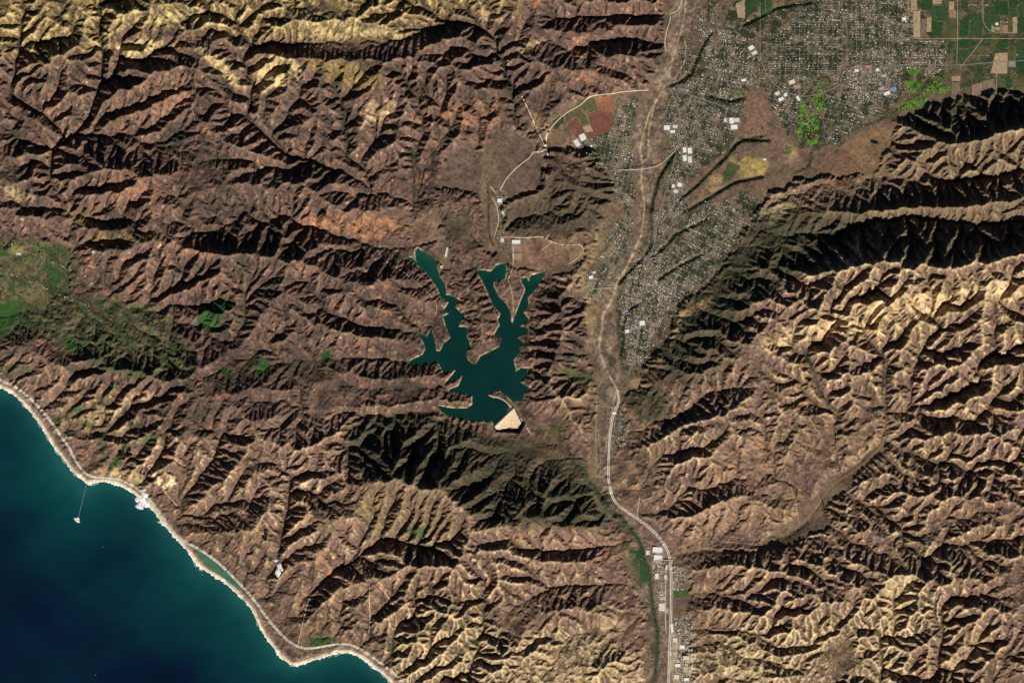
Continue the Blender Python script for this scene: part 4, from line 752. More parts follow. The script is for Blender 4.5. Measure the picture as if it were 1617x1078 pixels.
for P in RIVERBED:
    rb = area(P,1.0); lerp(BED, rb*.95); lerp(BEDP, rb*np.clip(N2*.4+N3*.2,0,.5)); lerp((.30,.235,.165), rb*np.clip(.75-np.abs(BR)*7,0,.75)); lerp((.22,.17,.13), rb*np.clip(.6-np.abs(BR2)*7,0,.6))
    lerp(RIPAR, rb*np.clip((-N2+.5*N3-.7)*.8,0,.75)); lerp((.20,.155,.11), np.clip((rb-.15)*4,0,1)*np.clip((.6-rb)*4,0,1)*.6)
for L,w in BRAIDS: lerp(SAND, along(L,w)*np.clip(.75+.25*N3,0,.95))
for p in ARROYOS: lerp(TREEC, np.clip(blur(raster([p],1.3,900,X,STEP),1.6)*4,0,1)*np.clip(.85+.4*N3,0,1))  # gully strips: tree cover, with the gully shadow put into the dark colour
for p in TREELINES: lerp(TREEC, along(p,1.2)*np.clip(.8+.4*N3,0,1))  # creek trees; the river bluff lines also have the bluff's shadow painted in
GN = fbm(ny,nx,4.5,2,.5,.7,seed=83)
for L in GREENBELT: lerp((.045,.060,.028), along(L,2.6)*np.clip(.95+.25*N3,0,1)); lerp(TREEC, along(L,1.4)*np.clip(.5+.5*N3,0,.9))
for P,th in GOLF: ga=area(P,.4,False); lerp((.075,.070,.035), ga*.8); lerp(GOLFC, ga*np.clip(1.5+th*.6-np.abs(GN)*2.0+.2*N3,0,1))
for P in ([(0,385),(60,375),(110,400),(125,440),(100,470),(60,470),(0,500)],[(1450,-60),(1690,-60),(1690,130),(1500,140),(1455,100)],[(0,430),(60,440),(95,460),(160,470),(260,490),(300,560),(220,600),(130,565),(60,525),(0,540)]):
    lerp((.034,.044,.024), area(P,3)*np.clip((N2+.7*N3+.1)*1.6,0,.8)); lerp((.14,.11,.07), area(P,3)*np.clip((-N2+.9*N3-.2)*1.5,0,.75)); lerp(ORCHC, area(P,3)*np.clip((N3-.6)*1.3,0,.7))
for P in ORCH_GREEN: lerp(ORCHC, area(P,.8)*np.clip(.9+.3*N3,0,1))
# beach
sb = blur(SEA.astype(np.float32),3.2); lerp((.24,.19,.145), np.clip((shelf-.08)*10,0,1)*(~SEA)*.7); lerp(BEACH, np.clip((sb-.10)*10,0,1)*(~SEA))
lb = blur(LK.astype(np.float32),1.2); lerp(LSHORE, np.clip((lb-.06)*5,0,.85)*(~LK)*np.clip(.65+.5*N2,0,1))
lerp(MUD, (SEA|LK)*1.0)
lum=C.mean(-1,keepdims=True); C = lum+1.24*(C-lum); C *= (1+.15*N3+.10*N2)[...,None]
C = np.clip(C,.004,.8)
# ---- sheet with a mirrored, widening rim so that the land runs on past the frame
rim = [STEP]*2+[2.5]*4+[5]*6+[10]*8+[20]*10+[40]*8
def axis(n, lo):
    inner = lo+np.arange(n)*STEP; idx = np.arange(n)
    off = np.cumsum(rim); k = np.clip(np.round(off/STEP).astype(int),0,n-1)
    return (np.concatenate([(lo-off)[::-1],inner,inner[-1]+off]), np.concatenate([k[::-1],idx,n-1-k]))
xs,ix = axis(nx,-MX); ys,iy = axis(ny,-MY)
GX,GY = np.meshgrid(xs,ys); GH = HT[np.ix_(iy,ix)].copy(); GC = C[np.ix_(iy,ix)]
VV = np.stack([(GX-CX)*S,(CY-GY)*S,GH*SZ],-1).reshape(-1,3).astype(np.float32)
h_,w_ = GX.shape; q = np.arange(h_*w_).reshape(h_,w_)
FF = np.stack([q[1:,:-1],q[1:,1:],q[:-1,1:],q[:-1,:-1]],-1).reshape(-1,4)
M_LAND = mat('land',attr=True,rough=.95,var=.16,scale=260,spec=.08,fine=.22,bump=.35,bscale=70)
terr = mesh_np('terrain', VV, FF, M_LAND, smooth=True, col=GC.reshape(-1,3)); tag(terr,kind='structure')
# ================================================================= water
def water(name, P, z, matr, colf=None, step=6.0, pad=0):
    P = np.asarray(P,float); bm = bmesh.new(); vs = [bm.verts.new(W(x,y,z)) for x,y in P]
    f = bm.faces.new(vs); bmesh.ops.triangulate(bm,faces=[f]); 
    me = bpy.data.meshes.new(name); bm.normal_update(); bm.to_mesh(me); bm.free()
    if me.polygons[0].normal.z<0: me.flip_normals()
    me.materials.append(matr); o = bpy.data.objects.new(name,me); COL.objects.link(o); return tag(o,kind='structure')
def water_mat(name, attr, col, scale, var):
    m = mat(name,col,rough=.35,var=var,scale=scale,attr=attr,spec=.15,bump=.08,bscale=60); return m
# sea sheet: colour follows depth and silt (shallow water is greener)
gx = np.arange(-1400,1000,8.0); gy = np.arange(420,1900,8.0); SX,SY = np.meshgrid(gx,gy)
cl = dense(COAST,6.0)[:,:2]; dd = np.full(SX.shape,1e9)
for c in cl: dd = np.minimum(dd,(SX-c[0])**2+(SY-c[1])**2)
dd = np.sqrt(dd)
r5 = fbm(SX.shape[0],SX.shape[1],16,4,.6,1.3,seed=71)
k = np.clip(.9*np.exp(-dd/80)+.30*r5*np.exp(-dd/300)+.40*np.exp(-dd/200),0,1)[...,None]
k2 = np.clip(np.exp(-dd/16)*1.25*(1+.35*r5),0,1)[...,None]
sc = np.asarray(DEEP)*(1-k)+np.asarray(SHALLOW)*k; sc = sc*(1-k2*.6)+np.asarray(SURFZ)*k2*.6
sc = sc*(1+.10*fbm(SX.shape[0],SX.shape[1],5,3,.7,2.0,seed=72)*np.exp(-dd/350)+.05*r5)[...,None]; sc=np.clip(sc,0,1)
q = np.arange(SX.size).reshape(SX.shape); F_ = np.stack([q[1:,:-1],q[1:,1:],q[:-1,1:],q[:-1,:-1]],-1).reshape(-1,4)
V_ = np.stack([(SX-CX)*S,(CY-SY)*S,0*SX],-1).reshape(-1,3)
M_SEA = water_mat('sea_water',True,None,2500,.10)
o = mesh_np('sea', V_, F_, M_SEA, smooth=True, col=sc.reshape(-1,3)); tag(o,kind='structure')
cov = (blur(LK.astype(np.float32),1.6)>.01)&~poly_mask([(781,673),(811,643),(845,643),(850,700),(781,700)],X,Y)
li = np.argwhere(cov[:-1,:-1]&cov[1:,1:]); y0_,x0_ = li.min(0); y1_,x1_ = li.max(0)+2
idm = -np.ones(X.shape,int); need = np.zeros(X.shape,bool)
for a_,b_ in ((0,0),(0,1),(1,0),(1,1)): need[li[:,0]+a_,li[:,1]+b_] = True
pts = np.argwhere(need); idm[need] = np.arange(len(pts))
px,py = X[need],Y[need]
tip = np.clip((455-py)/55+.25*N1[need],0,1)[:,None]; lc = np.array(LAKEC)*(1-tip)+np.array((.006,.060,.036))*tip
nearshore = np.clip(blur((~LK).astype(np.float32),2.2)[need]*1.6-.35,0,1)[:,None]; lc = lc*(1-.5*nearshore)+np.array((.02,.062,.040))*.5*nearshore
lf = np.stack([idm[li[:,0]+1,li[:,1]],idm[li[:,0]+1,li[:,1]+1],idm[li[:,0],li[:,1]+1],idm[li[:,0],li[:,1]]],-1)
o = mesh_np('lake', np.stack([(px-CX)*S,(CY-py)*S,np.full(len(px),LAKE_Z*SZ)],-1), lf, water_mat('lake_water',True,None,900,.22), smooth=True, col=lc); tag(o,kind='structure')
def sheet(name, P, z, m): return water(name,P,z,m)
lag = [(309,866),(330,878),(347,892),(372,914),(385,930),(372,926),(351,911),(326,893),(311,876)]
lm = poly_mask(lag,X,Y)
# surf along the shore
Dc = dense(smooth_line(COAST[2:-2],1),1.0); rr = np.random.default_rng(5)
tn = np.gradient(Dc,axis=0); tn /= np.linalg.norm(tn,axis=1)[:,None]; nr = np.stack([-tn[:,1],tn[:,0]],-1)   # seaward
if poly_mask(SEA_POLY,(Dc[200,0]+nr[200,0]*5)[None],(Dc[200,1]+nr[200,1]*5)[None])[0]==False: nr=-nr
def n1(n,c,seed): r=np.random.default_rng(seed); return np.interp(np.linspace(0,n/c,n),np.arange(int(n/c)+2),r.standard_normal(int(n/c)+2))
n_=len(Dc); wout = np.clip(1.0+1.0*n1(n_,11,1)+1.0*n1(n_,2.5,2),.15,5.0)
M_FOAM = mat('sea_foam',(.72,.74,.72),rough=.8,var=.15,scale=60)
A1 = Dc-nr*.9; B1 = Dc+nr*wout[:,None]
Vs = [W(*p,.03) for p in A1]+[W(*p,.03) for p in B1]
o = mesh_np('surf',Vs,[(i,i+1,n_+i+1,n_+i) for i in range(n_-1)],M_FOAM); tag(o,'white surf breaking in a thin ragged line along the sandy shore','surf',kind='stuff')
# second, broken line of breakers
segs=[]; i=10
while i<n_-20:
    L_=int(rr.integers(5,16)); 
    if rr.random()<.30: segs.append((i,i+L_))
    i+=L_+2
Vs=[];Fs=[]
for a,b in segs:
    base=len(Vs); m_=b-a
    for j in range(a,b):
        t=(j-a)/(m_-1); w=.5*math.sin(math.pi*t)+.05; d=wout[j]+1.6
        p=Dc[j]+nr[j]*d; q2=Dc[j]+nr[j]*(d+w); Vs+= [W(*p,.035),W(*q2,.035)]
    Fs+=[(base+2*j,base+2*j+2,base+2*j+3,base+2*j+1) for j in range(m_-1)]
o = mesh_np('breakers',Vs,Fs,M_FOAM); tag(o,'broken white lines of breakers rolling in just off the beach','breakers',kind='stuff')
# ================================================================= roads, tracks, canal
def ribbon(name, P, w, m, off=.3, kind='structure', parent=None, zfix=None, step=.9, side=0.0):
    D = dense(smooth_line(P,2),step); t = np.gradient(D,axis=0); t /= np.linalg.norm(t,axis=1)[:,None]+1e-9; nn = np.stack([-t[:,1],t[:,0]],-1)
    rows=[]
    for s_ in (-.5,0,.5):
        q=D+nn*(s_*w+side); rows.append(q)
    n=len(D); V=[]
    zs=[sample(r[:,0],r[:,1]) for r in rows]; zc=np.maximum.reduce(zs) if w<3 else None
    for r,z in zip(rows,zs):
        z = z+off if zc is None else (z*.5+zc*.5)+off
        if zfix is not None: z = np.full(n,zfix) if np.isscalar(zfix) else zfix(np.linspace(0,1,n))
        V+= [W(a,b,c) for (a,b),c in zip(r,z)]
    F=[(k*n+i,k*n+i+1,(k+1)*n+i+1,(k+1)*n+i) for k in (0,1) for i in range(n-1)]
    o=mesh_np(name,V,F,m,parent=parent,smooth=True)
    if o.data.polygons[0].normal.z<0: o.data.flip_normals()
    if kind: tag(o,kind=kind)
    return o
M_ASPH = mat('asphalt',(.20,.19,.18),var=.2,scale=80); M_CONC = mat('concrete_pavement',(.50,.46,.39),var=.15,scale=90)
M_DIRT = mat('bare_dirt',(.36,.27,.18),var=.25,scale=70); M_RED = mat('red_firebreak_soil',(.24,.12,.075),var=.3,scale=60); M_SANDY=mat('pale_sandy_track',(.5,.42,.3),var=.2,scale=70)
M_STREET = mat('street_asphalt',(.19,.172,.145),var=.2,scale=60)
MR = {'a':M_ASPH,'c':M_CONC,'d':M_DIRT,'r':M_RED,'s':M_SANDY}
for nm,P,w,mk in ROADS: ribbon(nm,P,w,MR[mk])
hw = ROADS[0][1]
ribbon('railway', [(x,y) for x,y in hw], .7, M_DIRT, side=-2.6)
for ti,(P,dn,ang,th) in enumerate(TOWN):          # residential streets, one network per quarter
    if dn<7: continue
    A_=np.array(P,float); c0=A_.mean(0); R_=np.ptp(A_,axis=0).max()*.7; V=[];F=[]
    ca,sa=math.cos(ang),math.sin(ang)
    for dr,sp in ((0,7.5),(1,13.0)):
        k=-R_
        while k<R_:
            t_=np.arange(-R_,R_,1.2); w_=.26
            u,v=(np.full(t_.shape,k),t_) if dr==0 else (t_,np.full(t_.shape,k))
            x_=c0[0]+u*ca-v*sa; y_=c0[1]+u*sa+v*ca; ins=poly_mask(P,x_,y_); dx,dy=(ca,sa) if dr==0 else (-sa,ca)
            xa,ya,xb,yb=x_-dx*w_,y_-dy*w_,x_+dx*w_,y_+dy*w_; za=sample(xa,ya)+.12+.01*dr; zb=sample(xb,yb)+.12+.01*dr
            for i in range(len(t_)-1):
                if ins[i] and ins[i+1]:
                    b_=len(V); V+=[W(xa[i],ya[i],za[i]),W(xb[i],yb[i],zb[i]),W(xb[i+1],yb[i+1],zb[i+1]),W(xa[i+1],ya[i+1],za[i+1])]; F.append((b_,b_+1,b_+2,b_+3))
            k+=sp
    if F:
        o=mesh_np('street_grid',V,F,M_STREET); tag(o,kind='structure')
# ================================================================= fields
def patch_mesh(name, Q, col, key):
    Q = [np.array(p,float) for p in Q]; n=max(3,int(np.linalg.norm(Q[1]-Q[0])/1.5)); m=max(3,int(np.linalg.norm(Q[3]-Q[0])/1.5))
    u,v = np.meshgrid(np.linspace(0,1,n),np.linspace(0,1,m)); P=(Q[0][None,None]*((1-u)*(1-v))[...,None]+Q[1]*(u*(1-v))[...,None]+Q[2]*(u*v)[...,None]+Q[3]*((1-u)*v)[...,None])
    z = np.maximum(sample(P[...,0],P[...,1]),blur(sample(P[...,0],P[...,1]).astype(np.float32),2))+.18
    V = np.stack([(P[...,0]-CX)*S,(CY-P[...,1])*S,z*SZ],-1).reshape(-1,3); q=np.arange(n*m).reshape(m,n)
    F = np.stack([q[1:,:-1],q[1:,1:],q[:-1,1:],q[:-1,:-1]],-1).reshape(-1,4)
    k=tuple(col)+(key,)
    if k not in FM: FM[k]=mat({'g':'orchard_canopy','t':'dry_field_soil','r':'red_field_soil'}[key],col,var=.3,scale=75,fine=.35 if key=='g' else .15,spec=.05,bump=.5 if key=='g' else .1,bscale=30)
    o = mesh_np(name,V,F,FM[k],smooth=True)
    if o.data.polygons[0].normal.z<0: o.data.flip_normals()
    return tag(o,kind='structure')
FM={}
for Q,c,k in FIELDS: patch_mesh({'g':'orchard_field','t':'dry_field','r':'red_field'}[k],Q,c,k)
lagoon = sheet('lagoon',lag,lagz,mat('lagoon_water',(.05,.13,.085),rough=.3,var=.3,scale=250,spec=.35))
pond = sheet('pond',[(1373,222),(1378,221),(1386,224),(1387,227),(1381,228),(1375,226)],float(sample(1380,225))+.3,mat('pond_water',(.006,.012,.012),rough=.2,var=.1,spec=.4))
# ================================================================= buildings
def M_roof(n,c): return mat(n,c,rough=.7,var=.30,scale=22,spec=.25,fine=.12)
RM = {'white':M_roof('white_roof',(.64,.63,.60)),'grey':M_roof('grey_roof',(.30,.30,.31)),'tan':M_roof('tan_roof',(.42,.34,.25)),'brown':M_roof('brown_roof',(.16,.12,.10)),
 'terracotta':M_roof('terracotta_roof',(.36,.17,.10)),'blue':M_roof('blue_roof',(.10,.22,.55)),'pale':M_roof('pale_roof',(.55,.50,.42)),'black':M_roof('black_roof',(.04,.04,.045))}
M_WALL = mat('stucco_wall',(.50,.44,.36),var=.1,scale=10); M_WALLW = mat('white_wall',(.66,.64,.6),var=.1,scale=10); M_GLASS=mat('window_glass',(.03,.04,.05),rough=.15,var=0,spec=.5); M_METAL=mat('vent_metal',(.5,.5,.5),rough=.5,var=.1)
def gable_arrays(w,d,h,rh):
    V=np.array([(-w,-d,0),(w,-d,0),(w,d,0),(-w,d,0),(-w,-d,h),(w,-d,h),(w,d,h),(-w,d,h),(-w,0,h+rh),(w,0,h+rh)],float)
    F=[(0,1,5,4),(2,3,7,6),(1,2,6,9,5),(3,0,4,8,7),(4,5,9,8),(6,7,8,9)]; return V,F,[0,0,0,0,1,1]
def box_arrays(x0,x1,y0,y1,z0,z1):
    V=[(x0,y0,z0),(x1,y0,z0),(x1,y1,z0),(x0,y1,z0),(x0,y0,z1),(x1,y0,z1),(x1,y1,z1),(x0,y1,z1)]
    return V,[(0,3,2,1),(4,5,6,7),(0,1,5,4),(1,2,6,5),(2,3,7,6),(3,0,4,7)]
class MB:
    def __init__(s): s.V=[]; s.F=[]
    def box(s,*a):
        V,F=box_arrays(*a); b=len(s.V); s.V+=V; s.F+=[tuple(i+b for i in f) for f in F]; return s
    def prism(s,P,z0,z1):
        b=len(s.V); n=len(P); s.V+=[(x,y,z0) for x,y in P]+[(x,y,z1) for x,y in P]
        s.F+=[tuple(b+n+i for i in range(n)),tuple(b+i for i in reversed(range(n)))]+[(b+i,b+(i+1)%n,b+n+(i+1)%n,b+n+i) for i in range(n)]; return s
    def build(s,name,m,parent=None): return mesh_np(name,s.V,s.F,m,parent=parent)
def big_building(name,label,cat,x,y,w,d,rot,rm,h=9.0,group=None,bays=0):
    z=float(min(sample(x+a*w/2,y+b*d/2) for a in (-1,0,1) for b in (-1,0,1)))*SZ-1; top=float(max(sample(x+a*w/2,y+b*d/2) for a in (-1,0,1) for b in (-1,0,1)))*SZ-z+h
    r=empty(name,(*W(x,y)[:2],z),rot); tag(r,label,cat,group)
    hw_,hd=w*S/2,d*S/2
    MB().box(-hw_,hw_,-hd,hd,0,top).build('walls',M_WALLW,r)
    rf=MB(); rf.box(-hw_-.6,hw_+.6,-hd-.6,hd+.6,top+.01,top+1.0); ro=rf.build('roof',RM[rm],r)
    nv=max(2,int(w*d/4)); rn=random.Random(int(x*7+y))
    if bays:
        for k in range(bays):
            xx=-hw_+(k+.5)*2*hw_/bays; MB().box(xx-1.6,xx+1.6,-hd*.8,hd*.8,top+1.01,top+3.2).build('skylight',M_GLASS if k%2 else M_METAL,ro)
    for k in range(min(nv,6)):
        vx=rn.uniform(-hw_*.8,hw_*.8); vy=rn.uniform(-hd*.8,hd*.8)
        if not bays: MB().box(vx-3,vx+3,vy-3,vy+3,top+1.01,top+4).build('roof_vent',M_METAL,ro)
    dw=MB().box(-hw_*.3,hw_*.3,-hd-.25,-hd-.02,0,min(top-1,6)).build('loading_door',M_METAL,r)
    return r
for i,(x,y,w,d,rot,rm,lab,cat) in enumerate(BB): big_building(cat.replace(' ','_').replace('-','_'),lab,cat,x,y,w,d,rot,rm,bays=6 if cat=='greenhouse' else 0)
# ---- houses: seven models, ~290 largest as things, the rest of the towns as one mass
rh_=random.Random(21)
def house_mesh(roof,w,d):
    V,F,fm=gable_arrays(w,d,4.5,2.6); b=len(V); V=list(map(tuple,V))
    V2,F2=box_arrays(w*.35,w*.55,d*.1,d*.4,5.5,8.6); V+=V2; F+=[tuple(i+b for i in f) for f in F2]; fm+= [0]*6        # chimney
    b=len(V); V2,F2=box_arrays(-w*1.25,-w*.2,-d*1.6,-d*1.01,0,3.4); V+=V2; F+=[tuple(i+b for i in f) for f in F2]; fm+=[0,1,0,0,0,0]  # porch / garage
    o=mesh_np('house',V,F,[M_WALL,RM[roof]],fmat=fm); return o
kinds=[('white','white-roofed'),('grey','grey-roofed'),('tan','tan-roofed'),('brown','brown-roofed'),('terracotta','terracotta-roofed'),('pale','pale-roofed')]
def in_poly(P,x,y): return bool(poly_mask(P,np.array([x]),np.array([y]))[0])
spots=[]
gxx,gyy=np.meshgrid(np.arange(1750)-60.,np.arange(1200)-60.)
occ=np.zeros((1200,1750),bool)
for x,y,w,d,*_ in BB: occ[int(y+60-d/2-1):int(y+60+d/2+2),int(x+60-w/2-1):int(x+60+w/2+2)]=True
def road_block(P,w):
    D=dense(P,1.0)
    for a,b in D:
        if -50<a<1680 and -50<b<1130: occ[int(b+60-w):int(b+60+w+1),int(a+60-w):int(a+60+w+1)]=True
for nm,P,w,mk in ROADS: road_block(P,1)
for Q,c,k in FIELDS:
    Q=np.array(Q); xx,yy=np.meshgrid(np.arange(int(Q[:,0].min()),int(Q[:,0].max())+2),np.arange(int(Q[:,1].min()),int(Q[:,1].max())+2)); m=poly_mask(Q,xx.astype(float),yy.astype(float))
    for a,b in zip(xx[m],yy[m]): 
        if -50<a<1680 and -50<b<1130: occ[b+60,a+60]=True
def kskip(ti,P,ang,x,y,dn):
    if dn<7: return .2
    if dn>=17: return .04
    h=float(block_kind(P,ang,np.array(x),np.array(y))); return (.75,.35,.1,.8,-.1,.3)[min(5,int(h*6))]
town_names=['wooded outskirts between town quarters','orchard slopes above the long valley town','dense housing east of the upper river','leafy western half of the northern town','straight-streeted eastern half of the northern town','bright town centre','northern edge of town','estate above the creek south of town','campus quarter','hill shops quarter','wooded mesa town','bluff-top mobile home rows','wooded hill suburb','long valley town','square hill estate','west bank groves','west bank town','west bluff','roadside hamlet','valley mobile home park','south valley housing','industrial strip','orchard farms','beach colony','western farms','coastal ranch','creek ranch','canyon road farms','gully suburb','works strip west of the highway','upper creek ranches','riverside works']
for ti,(P,dn,ang,th) in enumerate(TOWN):
    A_=np.array(P,float); c0=A_.mean(0); area_=.5*abs(np.dot(A_[:,0],np.roll(A_[:,1],1))-np.dot(A_[:,1],np.roll(A_[:,0],1)))
    sx=1.7; sy=max(1.3,100/dn/sx*.72); R_=np.ptp(A_,axis=0).max()
    ca,sa=math.cos(ang),math.sin(ang); k=0; u=-R_; TMs=poly_mask(P,gxx,gyy)
    while u<R_:
        v=-R_
        while v<R_:
            x=c0[0]+(u*ca-v*sa)+rh_.gauss(0,.5); y=c0[1]+(u*sa+v*ca)+rh_.gauss(0,.5)
            street = (int((u+R_)/sx)%6==0) or (int((v+R_)/sy)%9==8)
            v+=sy
            if street or rh_.random()<kskip(ti,P,ang,x,y,dn)+.35*max(0,min(1,.4+.8*float(N2[min(ny-1,max(0,int((y+MY)/STEP))),min(nx-1,max(0,int((x+MX)/STEP)))]))) or not (-8<x<1625 and -8<y<1086): continue
            if occ[int(y+60),int(x+60)] or not TMs[int(y+60),int(x+60)]: continue
            spots.append((x,y,-ang+rh_.choice((0,math.pi/2))+rh_.gauss(0,.12),ti))
        u+=sx
rh_.shuffle(spots)
wts={'white':.15,'grey':.20,'tan':.28,'brown':.13,'terracotta':.08,'pale':.16}
models={}
IND=spots[:290]; REST=spots[290:]
for x,y,r,ti in IND:
    k=rh_.choices(list(wts),list(wts.values()))[0]
    if k not in models: o=models[k]=house_mesh(k,12,8)
    else: o=models[k].copy(); COL.objects.link(o)
    s=rh_.uniform(1.0,1.35); o.location=W(x,y,float(sample(x,y))); o.rotation_euler=(0,0,r); o.scale=(s,s,1.2)
    cP=np.array(TOWN[ti][0],float).mean(0); ext=np.ptp(np.array(TOWN[ti][0],float),axis=0)/6
    ns='north' if y<cP[1]-ext[1] else 'south' if y>cP[1]+ext[1] else ''; ew='western' if x<cP[0]-ext[0] else 'eastern' if x>cP[0]+ext[0] else ''
    part=(ns+('-' if ns and ew else '')+ew if ew else (ns+'ern' if ns else 'middle'))
    o['label']='%s-roofed house in the %s part of the %s'%(k if k!='pale' else 'cream',part,town_names[ti]); o['category']='house'; o['group']='houses of the %s'%town_names[ti]
V_=[];F_=[];Cc=[]
gv,gf,gm=gable_arrays(1,1,4.5,2.4); gv=np.array(gv)
rcol={'white':(.70,.69,.66),'grey':(.30,.30,.31),'tan':(.42,.34,.25),'brown':(.15,.12,.10),'terracotta':(.36,.17,.10),'pale':(.55,.50,.42)}
V_=np.zeros((len(REST),14,3)); Cc=np.zeros((len(REST),14,3))
zz=sample(np.array([p[0] for p in REST]),np.array([p[1] for p in REST]))
for i,(x,y,r,ti) in enumerate(REST):
    w=rh_.uniform(8,13.5); d=rh_.uniform(6,9); k=rh_.choices(list(wts),list(wts.values()))[0]
    p=gv*np.array([w,d,1.25]); c,s_=math.cos(r),math.sin(r); q_=np.stack([p[:,0]*c-p[:,1]*s_,p[:,0]*s_+p[:,1]*c,p[:,2]],-1)+np.array(W(x,y,zz[i]))
    V_[i,:10]=q_; V_[i,10:]=q_[4:8]; f=rh_.choice((.45,.6,.8,1.0,1.25)); Cc[i,:8]=(.5,.44,.36); Cc[i,8:]=np.array(rcol[k])*f
FF=[]
fq=[(0,1,5,4),(2,3,7,6),(1,2,6,5),(3,0,4,7),(10,11,9,8),(12,13,8,9)]
Fa=(np.array(fq)[None]+(np.arange(len(REST))*14)[:,None,None]).reshape(-1,4)
M_HS=mat('house_paint',attr=True,rough=.8,var=0)
o=mesh_np('town_houses',V_.reshape(-1,3),Fa,M_HS,col=Cc.reshape(-1,3)); tag(o,'thousands of tiny roofs of mixed colour filling the towns along the valley','houses',kind='stuff')
# ================================================================= trees (uncountable at this distance)
tr=np.random.default_rng(77)
cand=[]
def scatter(mask_w, n):
    p=mask_w.ravel().astype(np.float64); p/=p.sum(); k=tr.choice(p.size,n,p=p); yy,xx=np.unravel_index(k,mask_w.shape)
    return np.stack([-MX+(xx+tr.random(n))*STEP,-MY+(yy+tr.random(n))*STEP],-1)
inside=((X>-5)&(X<1622)&(Y>-5)&(Y<1083)).astype(np.float32)
tm=np.zeros(X.shape,np.float32)
for P,dn,ang,th in TOWN:
    if dn<25: tm=np.maximum(tm,area(P,1)*(.30+.7*np.clip((N2+.6*N3-th),0,1.5)))
for p in ARROYOS: tm=np.maximum(tm,along(p,1.8)*1.8)
for p in TREELINES: tm=np.maximum(tm,along(p,1.1)*1.2)
fm_=area(PATCH[21][0],3) if False else 0
gr=np.all(np.abs(C-np.array(FOR))<.014,axis=-1).astype(np.float32)*(~FLT)
gm_=sum(poly_mask(P,X,Y).astype(np.float32) for P,_ in GOLF)*np.clip(N2+N3,0,1)*.5
wetm=np.clip(wet,0,1)*.35*(1-.4*east)
park=np.clip(N1+.4*N2-.4,0,1)*FLT*.15
T=np.concatenate([scatter(tm*inside*(~SEA)*(~LK),30000),scatter(gr*inside,5200),scatter((wetm+gm_+park)*inside*(~SEA)*(~LK),8000)])
tz=sample(T[:,0],T[:,1]); keep_=(tz>.6)&(~occ[np.clip((T[:,1]+60).astype(int),0,1199),np.clip((T[:,0]+60).astype(int),0,1749)]); T=T[keep_]; tz=tz[keep_]; n=len(T)
base_=np.array([(1,0,.35),(.31,.95,.4),(-.81,.59,.3),(-.81,-.59,.42),(.31,-.95,.33),(.55,.4,.8),(-.2,.65,.85),(-.62,-.1,.78),(.1,-.62,.88),(0,0,1.05),(0,0,0)],float)
tf=[(0,1,5),(1,2,6),(2,3,7),(3,4,8),(4,0,5),(1,6,5),(2,7,6),(3,8,7),(4,5,8),(5,6,9),(6,7,9),(7,8,9),(8,5,9),(1,0,10),(2,1,10),(3,2,10),(4,3,10),(0,4,10)]
r_=tr.uniform(5,11,n)*np.where(tr.random(n)<.12,1.5,1); a_=tr.uniform(0,6.28,n)
B=base_[None]*(1+.22*tr.standard_normal((n,11,1))); c,s_=np.cos(a_)[:,None],np.sin(a_)[:,None]
Vt=np.stack([(B[...,0]*c-B[...,1]*s_)*r_[:,None]+((T[:,0]-CX)*S)[:,None],(B[...,0]*s_+B[...,1]*c)*r_[:,None]+((CY-T[:,1])*S)[:,None],B[...,2]*(r_*1.3)[:,None]+(tz*SZ)[:,None]-1],-1)
Ft=(np.array(tf)[None]+(np.arange(n)*11)[:,None,None]).reshape(-1,3)
ct=np.array((.040,.050,.026))*tr.uniform(.6,1.5,(n,1,1))*np.array([1,1,1])+np.zeros((n,11,3))
M_TREE=mat('tree_foliage',attr=True,rough=.95,var=.2,scale=12,spec=.05)
o=mesh_np('trees',Vt.reshape(-1,3),Ft,M_TREE,col=ct.reshape(-1,3)); tag(o,'dark green oaks and street trees scattered over towns, gullies and wooded slopes','trees',kind='stuff')
# ================================================================= dam
M_FILL=mat('dam_earth_fill',(.50,.39,.25),var=.3,scale=45,fine=.12); M_RIP=mat('riprap_stone',(.27,.26,.24),var=.3,scale=25); 
dam=empty('dam',W(796,660,8)); tag(dam,'pale earth-fill dam with a straight crest closing the south end of the lake','dam')
def dmesh(name,P,F,m,par): 
    o_=mesh_np(name,[tuple(np.array(W(*p))-np.array(dam.location)) for p in P],F,m,parent=par); return o_
cz=13.6
a,b=(780.5,672.5),(811,643.5); nvx,nvy=.69,.72     # downstream direction (south-east)
dmesh('embankment',[(a[0]+1.6*nvx,a[1]+1.6*nvy,cz),(b[0]+1.6*nvx,b[1]+1.6*nvy,cz),(816,654,11.4),(823,668,8.6),(816,679.5,7.8),(800,677,8.2),(784,678.5,10.5),
  (a[0],a[1],5),(b[0],b[1],5),(816,654,5),(823,668,5),(816,679.5,5),(800,677,5),(784,678.5,5)],
  [(0,6,5,4,3,2,1),(1,2,9,8),(2,3,10,9),(3,4,11,10),(4,5,12,11),(5,6,13,12),(6,0,7,13),(0,1,8,7)],M_FILL,dam)
dmesh('crest_road',[(a[0],a[1],cz),(b[0],b[1],cz),(b[0]+1.6*nvx,b[1]+1.6*nvy,cz),(a[0]+1.6*nvx,a[1]+1.6*nvy,cz),(a[0],a[1],cz+.15),(b[0],b[1],cz+.15),(b[0]+1.6*nvx,b[1]+1.6*nvy,cz+.15),(a[0]+1.6*nvx,a[1]+1.6*nvy,cz+.15)],
  [(4,7,6,5),(0,1,5,4),(1,2,6,5),(2,3,7,6),(3,0,4,7)],M_ASPH,dam)
dmesh('upstream_face',[(a[0],a[1],cz),(b[0],b[1],cz),(b[0]-3.6*nvx,b[1]-3.6*nvy,11.3),(a[0]-3.6*nvx,a[1]-3.6*nvy,11.3)],[(0,1,2,3)],M_RIP,dam)
